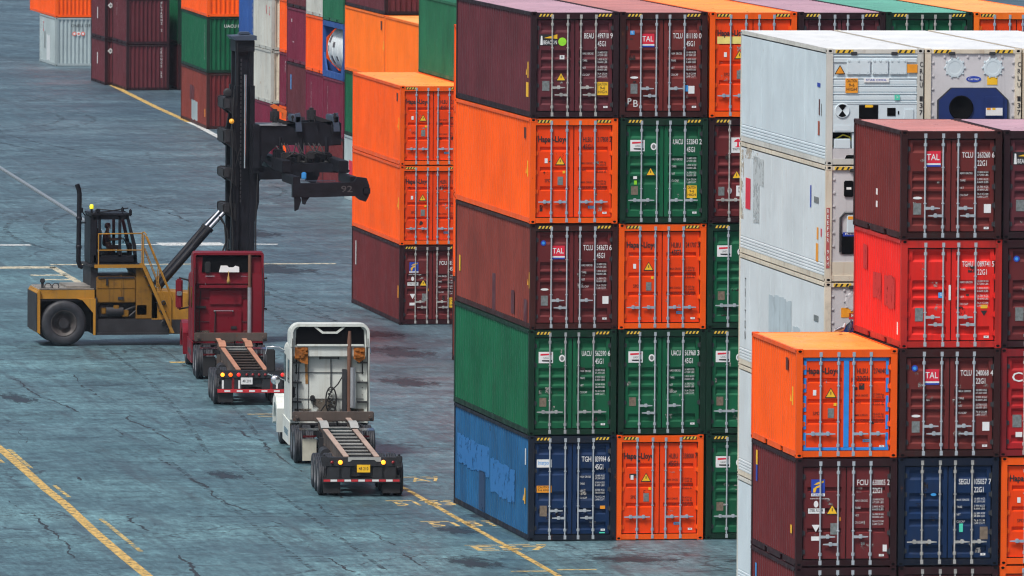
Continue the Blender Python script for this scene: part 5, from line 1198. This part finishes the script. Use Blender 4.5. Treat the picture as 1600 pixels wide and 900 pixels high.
# stairs with handrails
mb = HB(); a = Vector((-.28,75.72,2.88)); b = Vector((.80,75.72,.46))
for y in (75.62,76.02):
    mb.prism([(-.34,2.9),(-.22,2.9),(.86,.46),(.74,.46)],'y',y,y+.04)
hp(mb,'stair_stringer',HYELB)
for i in range(8):
    t = (i+.5)/8; mb = HB(); x = a.x+(b.x-a.x)*t; z = a.z+(b.z-a.z)*t; mb.box(x-.10,x+.10,75.66,76.02,z-.015,z+.015); hp(mb,'stair_tread',HDRK)
mb = HB()
for y in (75.64,76.04):
    mb.path([(-.24,y,2.9),(-.24,y,3.92),(-.12,y,3.84),(.78,y,1.72),(.80,y,1.62)],.022); mb.tube((.25,y,1.85),(.33,y,2.78),.018); mb.path([(-.2,y,3.45),(.6,y,1.45)],.016)
hp(mb,'handrail',HYELB)
# cab
y0, y1 = 76.25, 77.95
mb = HB()
P0 = [(-2.22,2.86),(-2.22,4.60),(-.74,4.60),(-.42,3.42),(-.40,2.86)]
def bar2(p, q, y, w=.05): mb.tube((p[0],y,p[1]),(q[0],y,q[1]),w,6)
mb.bbox(-2.04,-1.78,y0,y1,2.86,4.56,.05); mb.bbox(-2.02,-.40,y0,y1,2.84,2.95,.02)
for y in (y0+.03,y1-.03):
    mb.prism([(-1.92,2.9),(-.40,2.9),(-.42,3.16),(-1.92,3.16)],'y',y-.03,y+.03)
    for x in (-1.72,-1.0): mb.box(x-.05,x+.05,y-.03,y+.03,3.1,4.56)
    mb.prism([(-.50,2.9),(-.38,2.9),(-.42,3.5),(-.70,4.58),(-.80,4.58),(-.54,3.45)],'y',y-.03,y+.03)
    mb.box(-1.92,-.72,y-.03,y+.03,4.42,4.58)
mb.bbox(-2.06,-.62,y0-.06,y1+.06,4.54,4.64,.04); cab = hp(mb,'cab',HBLK)
mb = HB()
for y in (y0+.02,y1-.02): mb.prism([(-1.86,3.1),(-.46,3.1),(-.46,3.5),(-.76,4.5),(-1.86,4.5)],'y',y-.004,y+.004)
mb.add([(-.43,y0,3.2),(-.43,y1,3.2),(-.70,y1,4.45),(-.70,y0,4.45)],[(0,1,2,3)]); hp(mb,'cab_glass',CABG,cab)
mb = HB(); mb.bbox(-1.62,-1.12,76.85,77.35,3.20,3.34,.05); mb.bbox(-1.70,-1.56,76.85,77.35,3.3,4.05,.05); mb.bbox(-1.55,-1.2,76.95,77.25,2.95,3.2,.03); hp(mb,'driver_seat',HDRK,cab)
mb = HB(); mb.lathe([(.17,-.012),(.19,0),(.17,.012),(.165,0),(.17,-.012)],(0,0,0),'x',20); mb.v = [(x-.72+z*.35+0,77.1+y,3.72+z) for x,y,z in mb.v]; mb.tube((-.55,77.1,3.2),(-.72,77.1,3.70),.03); mb.bbox(-.62,-.48,76.9,77.3,3.1,3.55,.03); hp(mb,'steering_column',HDRK,cab)
mb = HB(); mb.tube((-1.95,76.3,4.62),(-.7,76.3,4.82),.02); mb.path([(-1.9,76.3,4.64),(-1.75,76.3,4.78),(-.8,76.3,4.70)],.018); mb.bbox(-1.86,-1.70,76.25,76.4,4.66,4.80,.03); mb.bbox(-.96,-.86,76.2,76.32,4.66,4.86,.03); mb.bbox(-.68,-.58,76.2,76.32,4.54,4.78,.03); mb.bbox(-2.40,-2.30,76.25,76.35,4.66,4.84,.02); mb.tube((-2.22,76.3,4.55),(-2.36,76.3,4.75),.02); hp(mb,'roof_work_lamp',HBLK,cab)
mb = HB(); mb.tube((-1.96,76.6,4.6),(-1.96,76.6,4.80),.04); hp(mb,'beacon_post',HBLK,cab)
mb = HB(); mb.lathe([(.07,0),(.075,.10),(.05,.15),(0,.16)],(-1.96,76.6,4.78),'z',14); hp(mb,'beacon',plain('yellow_beacon',(.85,.80,.03),.3,emit=.4,var=0),cab)
mb = HB(); mb.path([(-2.30,76.3,2.74),(-2.40,76.3,2.78),(-2.46,76.3,2.95),(-2.43,76.3,5.30),(-2.45,76.3,5.46),(-2.52,76.3,5.66)],.085,14); mb.lathe([(.09,0),(.105,.02),(.105,.1),(.09,.12)],(-2.45,76.3,3.4),'z',14); mb.lathe([(.09,0),(.105,.02),(.105,.1),(.09,.12)],(-2.44,76.3,4.4),'z',14); mb.tube((-2.42,76.3,4.3),(-2.2,76.4,4.3),.025); hp(mb,'exhaust_pipe',HBLK)
# tilt cylinders
for y in (76.65,77.65):
    mb = HB(); mb.tube((.44,y,2.02),(2.22,y,4.06),.125,16); mb.lathe([(.15,-.08),(.15,.08)],(.40,y,1.98),'y',14); mb.tube((2.18,y,4.0),(2.26,y,4.1),.15,16); c = hp(mb,'tilt_cylinder',HBLK)
    mb = HB(); mb.tube((2.2,y,4.04),(2.74,y,4.62),.075,14); hp(mb,'cylinder_rod',CHROME,c)
mb = HB(); mb.path([(2.55,76.5,4.5),(2.75,76.5,4.2),(2.80,76.5,3.6),(2.55,76.5,2.9)],.03); mb.path([(2.6,76.45,4.5),(2.84,76.45,4.0),(2.86,76.45,3.4),(2.66,76.45,2.8)],.03); mb.path([(1.6,76.5,3.55),(2.0,76.45,4.25),(2.4,76.5,4.6)],.015); hp(mb,'hydraulic_hose',BLACK)
# mast
mb = HB()
for y in (76.5,77.75):
    mb.prism([(2.98,.6),(2.98,7.6),(3.10,8.2),(3.10,9.1),(3.24,9.1),(3.24,.6)],'y',y,y+.26)
    mb.box(3.24,3.62,y+.10,y+.17,.6,9.1); mb.prism([(3.62,.6),(3.62,9.1),(3.80,9.1),(3.80,7.6),(3.97,7.2),(3.97,5.0),(3.82,4.3),(3.82,.6)],'y',y,y+.26)
for z in (.8,3.3,5.9,8.3): mb.box(3.0,3.22,76.6,77.9,z,z+.35)
hp(mb,'outer_mast',HBLK)
mb = HB()
for y in (76.66,77.60):
    mb.box(3.14,3.26,y,y+.20,5.0,10.70); mb.box(3.26,3.60,y+.08,y+.13,5.0,10.7); mb.box(3.60,3.78,y,y+.20,5.0,10.70)
mb.box(3.12,3.80,76.6,77.85,10.3,10.68); mb.box(3.15,3.3,76.7,77.8,8.0,8.3); hp(mb,'inner_mast',HBLK)
mb = HB(); mb.prism([(2.98,10.84),(3.10,10.70),(3.86,10.70),(3.86,10.86),(3.7,10.88)],'y',76.5,77.95); mb.bbox(3.3,3.7,76.9,77.4,10.86,10.98,.04); hp(mb,'mast_cap',HGRY)
for y in (76.98,77.40):
    mb = HB(); mb.tube((3.40,y,.9),(3.40,y,6.2),.13,14); c = hp(mb,'lift_cylinder',HBLK)
    mb = HB(); mb.tube((3.45,y-.55,6.2),(3.45,y-.55,9.5),.055,12); hp(mb,'cylinder_rod',CHROME,c)
for z0,z1 in ((8.22,8.72),(7.02,7.58),(5.80,6.22),(4.55,4.98)):
    mb = HB(); mb.prism([(2.70,z0+.14),(2.70,z1-.04),(2.82,z1),(3.12,z1-.02),(3.16,z0-.24),(2.86,z0)],'y',76.45,76.62); mb.prism([(2.70,z0+.14),(2.70,z1-.04),(2.82,z1),(3.12,z1-.02),(3.16,z0-.24),(2.86,z0)],'y',77.9,78.05); mb.bbox(2.70,2.94,76.4,78.1,z0+.06,z1-.04,.04); hp(mb,'mast_bracket',HDRK)
mb = HB(); mb.lathe([(.0,-.1),(.12,-.1),(.16,-.08),(.16,.08),(.12,.1),(0,.1)],(2.84,76.5,8.86),'y',16); mb.tube((3.10,76.45,8.2),(3.06,76.45,4.8),.02); mb.tube((3.16,76.45,10.6),(3.16,76.45,8.4),.018); mb.path([(3.0,76.42,5.6),(2.92,76.42,5.1),(3.0,76.42,4.6)],.03); mb.tube((3.1,76.45,7.0),(3.3,76.45,6.2),.016); mb.tube((3.3,76.45,7.0),(3.1,76.45,6.2),.016); hp(mb,'chain_sheave',HDRK)
mb = HB(); mb.lathe([(0,-.09),(.07,-.08),(.09,0),(.09,.05)],(2.96,76.35,7.86),'y',14); hp(mb,'side_lamp',plain('amber_side_lamp',(.85,.36,.03),.35,emit=.25,var=0))
# carriage
mb = HB()
for y in (76.35,77.95):
    mb.prism([(3.70,6.45),(3.70,7.74),(4.5,7.70),(5.0,7.78),(6.80,7.86),(6.86,7.02),(6.3,6.98),(5.0,7.02),(4.55,6.98),(4.25,6.72),(4.05,6.35),(3.95,6.05),(3.70,6.0)],'y',y,y+.14)
mb.box(3.72,3.95,76.3,78.2,6.2,7.7); mb.box(6.5,6.85,76.3,78.2,7.05,7.8); mb.box(4.9,5.2,76.4,78.0,7.1,7.6); carr = hp(mb,'carriage',HBLK)
mb = HB(); mb.box(3.95,4.9,76.30,77.9,7.70,7.74); mb.box(4.42,4.72,76.3,76.7,7.74,7.79); hp(mb,'carriage_step',plain('worn_step_edge',(.30,.32,.34),.45,.4),carr)
for x in (5.35,6.70):
    mb = HB(); mb.prism([(x-.12,7.5),(x-.16,8.12),(x+.02,8.16),(x+.10,7.5)],'y',76.2,76.34); mb.bbox(x-.16,x+.06,76.2,77.9,7.8,8.05,.03); hp(mb,'guide_plate',HGRY,carr)
mb = HB(); mb.prism([(4.45,8.35),(4.62,8.42),(5.05,8.18),(5.02,7.9),(4.9,7.9),(4.9,8.1),(4.6,8.25)],'y',77.2,77.4); hp(mb,'lock_lever',plain('orange_lever',(.80,.16,.03),.45),carr)
mb = HB(); mb.bbox(4.45,4.75,76.9,77.3,7.75,8.25,.08); mb.bbox(5.75,6.05,76.9,77.3,7.8,8.3,.08); mb.prism([(4.5,7.85),(5.2,7.62),(5.2,7.75),(4.5,8.0)],'y',76.35,76.5); mb.prism([(5.8,7.95),(6.55,7.7),(6.55,7.85),(5.8,8.1)],'y',76.35,76.5); hp(mb,'side_shift_cylinder',HDRK,carr)
# spreader frame: main beams run along y, ends telescope
mb = HB()
for x0 in (4.35,6.35):
    mb.bbox(x0,x0+.34,73.6,80.6,6.18,6.60,.02)
mb.bbox(4.35,6.7,76.2,76.5,6.30,6.58,.03); mb.bbox(4.35,6.7,77.8,78.1,6.30,6.58,.03); mb.bbox(4.45,4.80,75.9,76.6,6.5,6.88,.05); mb.bbox(5.7,6.5,76.1,76.7,6.5,6.76,.05); mb.prism([(3.98,6.52),(3.98,6.66),(4.5,6.30),(4.5,6.12)],'y',75.9,76.1); mb.prism([(4.5,6.16),(4.6,6.40),(6.2,6.46),(6.75,6.30),(6.98,6.18),(6.9,6.10)],'y',75.0,75.3)
for x in (4.7,5.45,6.35): mb.tube((x,76.4,6.5),(x,76.4,7.3),.075,10); mb.lathe([(.0,-.06),(.13,-.06),(.13,.06),(0,.06)],(x,76.35,6.62),'y',14)
spr = hp(mb,'spreader',HBLK)
mb = HB(); mb.path([(4.5,76.1,7.0),(4.7,75.9,6.7),(5.1,75.8,6.8),(5.6,75.9,6.6)],.03); mb.path([(5.2,76.0,7.1),(5.4,75.8,6.6),(5.9,75.8,6.75)],.03); mb.bbox(4.6,4.9,75.3,75.7,6.5,6.8,.04); mb.bbox(5.5,5.8,75.4,75.8,6.55,6.8,.04); hp(mb,'hydraulic_hose',HDRK,spr)
rc = random.Random(5); mb = HB()
for q in range(12):
    x0 = 4.4+rc.random()*2.0; yy = 75.4+rc.random()*1.0; x1 = x0+rc.uniform(-.5,.5)
    mb.path([(x0,yy,7.1),(x0+rc.uniform(-.15,.15),yy-.25,6.8+rc.uniform(-.1,.1)),(x1,yy-.3,6.62+rc.uniform(-.1,.1)),(x1+rc.uniform(-.1,.1),yy,6.5)],.022,6)
for x in (4.55,5.1,5.9,6.6): mb.tube((x,76.2,7.86),(x,76.2,8.02+rc.random()*.15),.03,8); mb.bbox(x-.05,x+.05,76.14,76.26,7.96,8.06,.02)
for x in (4.5,5.3,6.2): mb.tube((x,75.9,6.45),(x+.55,75.6,6.40),.06,10)
for k in range(6): mb.bbox(4.9+k*.27,5.0+k*.27,75.5,75.62,6.42,6.50+rc.random()*.2,.02)
hp(mb,'hose_bundle',BLACK,spr)
mb = HB()
for y in (76.44,76.47):
    for k in range(34): mb.bbox(3.30-.02,3.30+.02,y-.01,y+.01,5.0+k*.15,5.10+k*.15,.005)
hp(mb,'lift_chain',plain('greasy_chain',(.10,.10,.11),.35,.7),hr)
mb = HB(); mb.path([(3.05,76.4,9.0),(2.98,76.36,7.4),(3.02,76.38,6.4),(2.94,76.36,5.3),(3.04,76.4,3.6),(2.98,76.4,1.2)],.025,6); mb.path([(3.86,76.42,7.0),(3.90,76.40,5.8),(3.84,76.42,4.2),(3.86,76.42,1.5)],.025,6); hp(mb,'hydraulic_hose',BLACK)
for y0,y1,ye in ((71.5,74.2,71.2),(80.0,82.7,83.0)):
    mb = HB()
    for x0 in (4.42,6.42): mb.bbox(x0,x0+.24,min(y0,y1),max(y0,y1),5.86,6.16,.02)
    s = 1 if ye < 77 else -1; ya, yb_ = (ye,ye+.32) if s > 0 else (ye-.32,ye)
    mb.prism([(4.36,5.46),(4.36,6.16),(4.62,6.0),(4.62,5.94),(6.50,5.98),(6.62,6.16),(6.95,6.12),(7.05,5.85),(7.03,5.5),(6.92,5.30),(6.72,5.36),(6.55,5.50),(5.1,5.46),(4.9,5.46)],'y',ya,yb_)
    mb.prism([(4.42,5.46),(4.62,5.46),(4.66,5.36),(4.56,5.04),(4.44,4.98)],'y',ya+.02,ya+.2); mb.prism([(4.68,5.46),(4.95,5.46),(4.86,5.34),(4.80,5.2),(4.72,5.22)],'y',ya+.04,ya+.2); mb.bbox(6.82,7.08,ya-.03,ya+.3,5.55,5.80,.03)
    e = hp(mb,'spreader_end',HBLK,spr)
    if ye < 77:
        mb = HB(); put_text(mb,'92',6.05,5.64,.22,ya-.004,.40); hp(mb,'lettering',plain('faint_grey_lettering',(.075,.07,.075),.7),spr)
        mb = HB(); mb.bbox(5.05,5.22,73.7,73.78,5.95,6.2,.03); hp(mb,'spreader_decal',SKYD,spr)
        mb = HB(); mb.box(4.66,5.9,71.49,71.515,6.0,6.03); hp(mb,'end_beam_edge',HGRY,spr)
# driver
SKIN = plain('skin',(.30,.15,.10),.55,var=.1); SHIRT = plain('dark_shirt',(.05,.035,.04),.8); TROUS = plain('brown_trousers',(.13,.07,.055),.8); HAIR = plain('dark_hair',(.015,.012,.01),.8)
dr_ = thing('person','driver in dark shirt seated in the glazed handler cab, hands forward on the wheel','person',(-1.38,77.1,3.34),0)
pts = [(0,0,.06,.15),(.02,0,.28,.15),(.03,0,.48,.17),(.03,0,.58,.09),(.05,0,.64,.055),(.07,0,.74,(.09,.095)),(.07,0,.84,.075)]
edges = [(0,1),(1,2),(2,3),(3,4),(4,5),(5,6)]
for s in (-1,1):
    o = len(pts); pts += [(.03,s*.19,.53,.062),(.14,s*.25,.33,.048),(.40,s*.17,.34,.038),(.50,s*.15,.36,.03)]
    edges += [(2,o),(o,o+1),(o+1,o+2),(o+2,o+3)]
    for k,(dx,dz) in enumerate(((.085,.03),(.095,.012),(.09,-.006),(.075,-.022))):
        q = len(pts); pts += [(.50+dx*.6,s*.15,.36+dz,.009),(.50+dx,s*(.15-.03),.36+dz*1.1,.008)]; edges += [(o+3,q),(q,q+1)]
    q = len(pts); pts += [(.53,s*.115,.385,.010),(.57,s*.10,.39,.009)]; edges += [(o+3,q),(q,q+1)]
    o = len(pts); pts += [(.10,s*.11,.04,.095),(.46,s*.13,.07,.07),(.50,s*.13,-.34,.05),(.62,s*.13,-.36,.04)]; edges += [(0,o),(o,o+1),(o+1,o+2),(o+2,o+3)]
skinned('body',pts,edges,SKIN,dr_)
sh = [(0,0,.06,.165),(.02,0,.28,.168),(.03,0,.47,.185),(.03,0,.545,.11)]; se = [(0,1),(1,2),(2,3)]
for s in (-1,1):
    o = len(sh); sh += [(.03,s*.19,.53,.078),(.10,s*.23,.42,.066)]; se += [(2,o),(o,o+1)]
skinned('shirt',sh,se,SHIRT,dr_)
tp = [(-.02,0,.03,.16)]; te = []
for s in (-1,1):
    o = len(tp); tp += [(.10,s*.11,.04,.108),(.46,s*.13,.07,.083),(.50,s*.13,-.28,.064)]; te += [(0,o),(o,o+1),(o+1,o+2)]
skinned('trousers',tp,te,TROUS,dr_)
mb = MB(); mb.lathe([(0,.12),(.07,.105),(.105,.05),(.11,-.02),(.10,-.06)],(.055,0,.80),'z',16); build(mb,'hair',HAIR,dr_)
mb = MB(); mb.prism([(.155,.73),(.19,.715),(.155,.70)],'y',-.014,.014); mb.box(.15,.158,-.03,.03,.675,.685); [mb.bbox(.15,.162,s*.035-.012,s*.035+.012,.755,.770,.004) for s in (-1,1)]; [mb.bbox(.05,.09,s*.10-.012,s*.10+.012,.70,.76,.01) for s in (-1,1)]; build(mb,'face',SKIN,dr_)

# pigeons on the orange roof
PGR = plain('pigeon_grey',(.10,.12,.15),.6,var=.3,vscale=30); PDK = plain('pigeon_dark',(.025,.035,.06),.5,var=.3,vscale=30); PBEL = plain('pigeon_pale',(.42,.45,.48),.6); PLEG = plain('pigeon_leg',(.30,.08,.06),.6,var=0)
def pigeon(loc, rz, label, body, wing, upright):
    t = thing('pigeon', label, 'bird', loc, rz, 'pigeons on the orange roof')
    k = .30 if upright else .06                                    # body pitch
    def R(x,z): return (x*math.cos(k)-z*math.sin(k), x*math.sin(k)+z*math.cos(k))
    pts = []
    for x,z,r in ((0,0,.062),(.07,.015,.058),(.12,.05,.036),(.135,.10,.03),(.15,.125,.031),(.185,.118,.009),(-.08,.0,.045),(-.14,-.005,.022),(-.22,-.012,.02)):
        a,b_ = R(x,z); pts.append((a,0,b_+.125,(r,r*(1.0 if x > -.1 else 1.6)))) 
    skinned('body',pts,[(0,1),(1,2),(2,3),(3,4),(4,5),(0,6),(6,7),(7,8)],body,t)
    for s in (-1,1):
        w = []
        for x,z,r in ((.07,.03,.022),(0,.03,.04),(-.10,.015,.03),(-.19,.0,.012)):
            a,b_ = R(x,z); w.append((a,s*(.048 if x > -.15 else .02),b_+.125,(.012,r)))
        skinned('wing',w,[(0,1),(1,2),(2,3)],wing,t,1)
        mb = MB(); mb.tube((.0,s*.022,.085),(.005,s*.024,.008),.005,6)
        for a in (-.5,0,.5): mb.tube((.005,s*.024,.006),(.035*math.cos(a),s*.024+.03*math.sin(a),.004),.0035,5)
        mb.tube((.005,s*.024,.006),(-.02,s*.024,.004),.0035,5); build(mb,'leg',PLEG,t)
        mb = MB(); mb.lathe([(0,-.003),(.004,-.002),(.0045,0)],(R(.155,.13)[0],s*.029,R(.155,.13)[1]+.125),'y',8); build(mb,'eye',plain('orange_eye',(.6,.15,.02),.3,var=0),t)
ZR = 3*H2-.02
pigeon((2.24,-30.2,ZR),.55,'pigeon with pale back walking forward, head low, on the orange roof',PBEL,PGR,False)
pigeon((2.62,-29.55,ZR),1.2,'darker pigeon standing upright at the rear edge of the orange roof',PDK,PDK,True)

# ------------------------------------------------------------------ camera and light
f, yaw, pitch, roll = 14979.17, .175182, .0644476, .0067329
cam = bpy.data.cameras.new('camera'); co = bpy.data.objects.new('camera', cam); COL.objects.link(co)
F = Vector((math.sin(yaw)*math.cos(pitch), math.cos(yaw)*math.cos(pitch), -math.sin(pitch))); r0 = Vector((math.cos(yaw),-math.sin(yaw),0)); u0 = r0.cross(F)
r = r0*math.cos(roll)+u0*math.sin(roll); u = u0*math.cos(roll)-r0*math.sin(roll)
M = Matrix((r,u,-F)).transposed().to_4x4(); M.translation = Vector((-45.9935,-257.0037,23.7862)); co.matrix_world = M
cam.sensor_fit = 'HORIZONTAL'; cam.sensor_width = 36; cam.lens = f/1600*36; cam.clip_start = 10; cam.clip_end = 4000
cam.dof.use_dof = True; cam.dof.focus_distance = 290; cam.dof.aperture_fstop = 6.3
scene.camera = co
world = bpy.data.worlds.new('World'); scene.world = world; world.use_nodes = True; nt = world.node_tree
sky = nt.nodes.new('ShaderNodeTexSky'); sky.sky_type = 'NISHITA'; sky.sun_disc = False
EL, AZ = math.radians(58), math.radians(228)                     # azimuth clockwise from +y
sky.sun_elevation = EL; sky.sun_rotation = AZ; sky.air_density = 1.0; sky.dust_density = 5.0; sky.ozone_density = 1.0
bg = nt.nodes['Background']; bg.inputs[1].default_value = .085; nt.links.new(sky.outputs[0], bg.inputs[0])
sl = bpy.data.lights.new('sun','SUN'); sl.energy = 2.5; sl.angle = math.radians(11); sl.color = (1,.97,.93)
so = bpy.data.objects.new('sun', sl); COL.objects.link(so)
d = Vector((math.sin(AZ)*math.cos(EL), math.cos(AZ)*math.cos(EL), math.sin(EL))); so.rotation_euler = d.to_track_quat('Z','Y').to_euler(); so.location = d*60
vs_ = scene.view_settings; vs_.view_transform = 'Standard'; vs_.look = 'None'; vs_.exposure = .40; vs_.gamma = 1; vs_.use_curve_mapping = False
mb = MB(); mb.box(-300,300,-330,900,-1,32); hz = build(mb,'haze',None); hz['kind'] = 'stuff'
hm = bpy.data.materials.new('haze_air'); hm.use_nodes = True; hn = hm.node_tree; hn.nodes.remove(hn.nodes['Principled BSDF'])
pv = hn.nodes.new('ShaderNodeVolumePrincipled'); pv.inputs['Density'].default_value = .00005; pv.inputs['Color'].default_value = (.66,.82,1,1); hn.links.new(pv.outputs[0], hn.nodes['Material Output'].inputs['Volume']); hz.material_slots[0].material = hm
scene.render.engine = 'CYCLES'; scene.cycles.pixel_filter_type = 'BLACKMAN_HARRIS'; scene.cycles.filter_width = 1.15; scene.cycles.max_bounces = 6; scene.cycles.transparent_max_bounces = 12
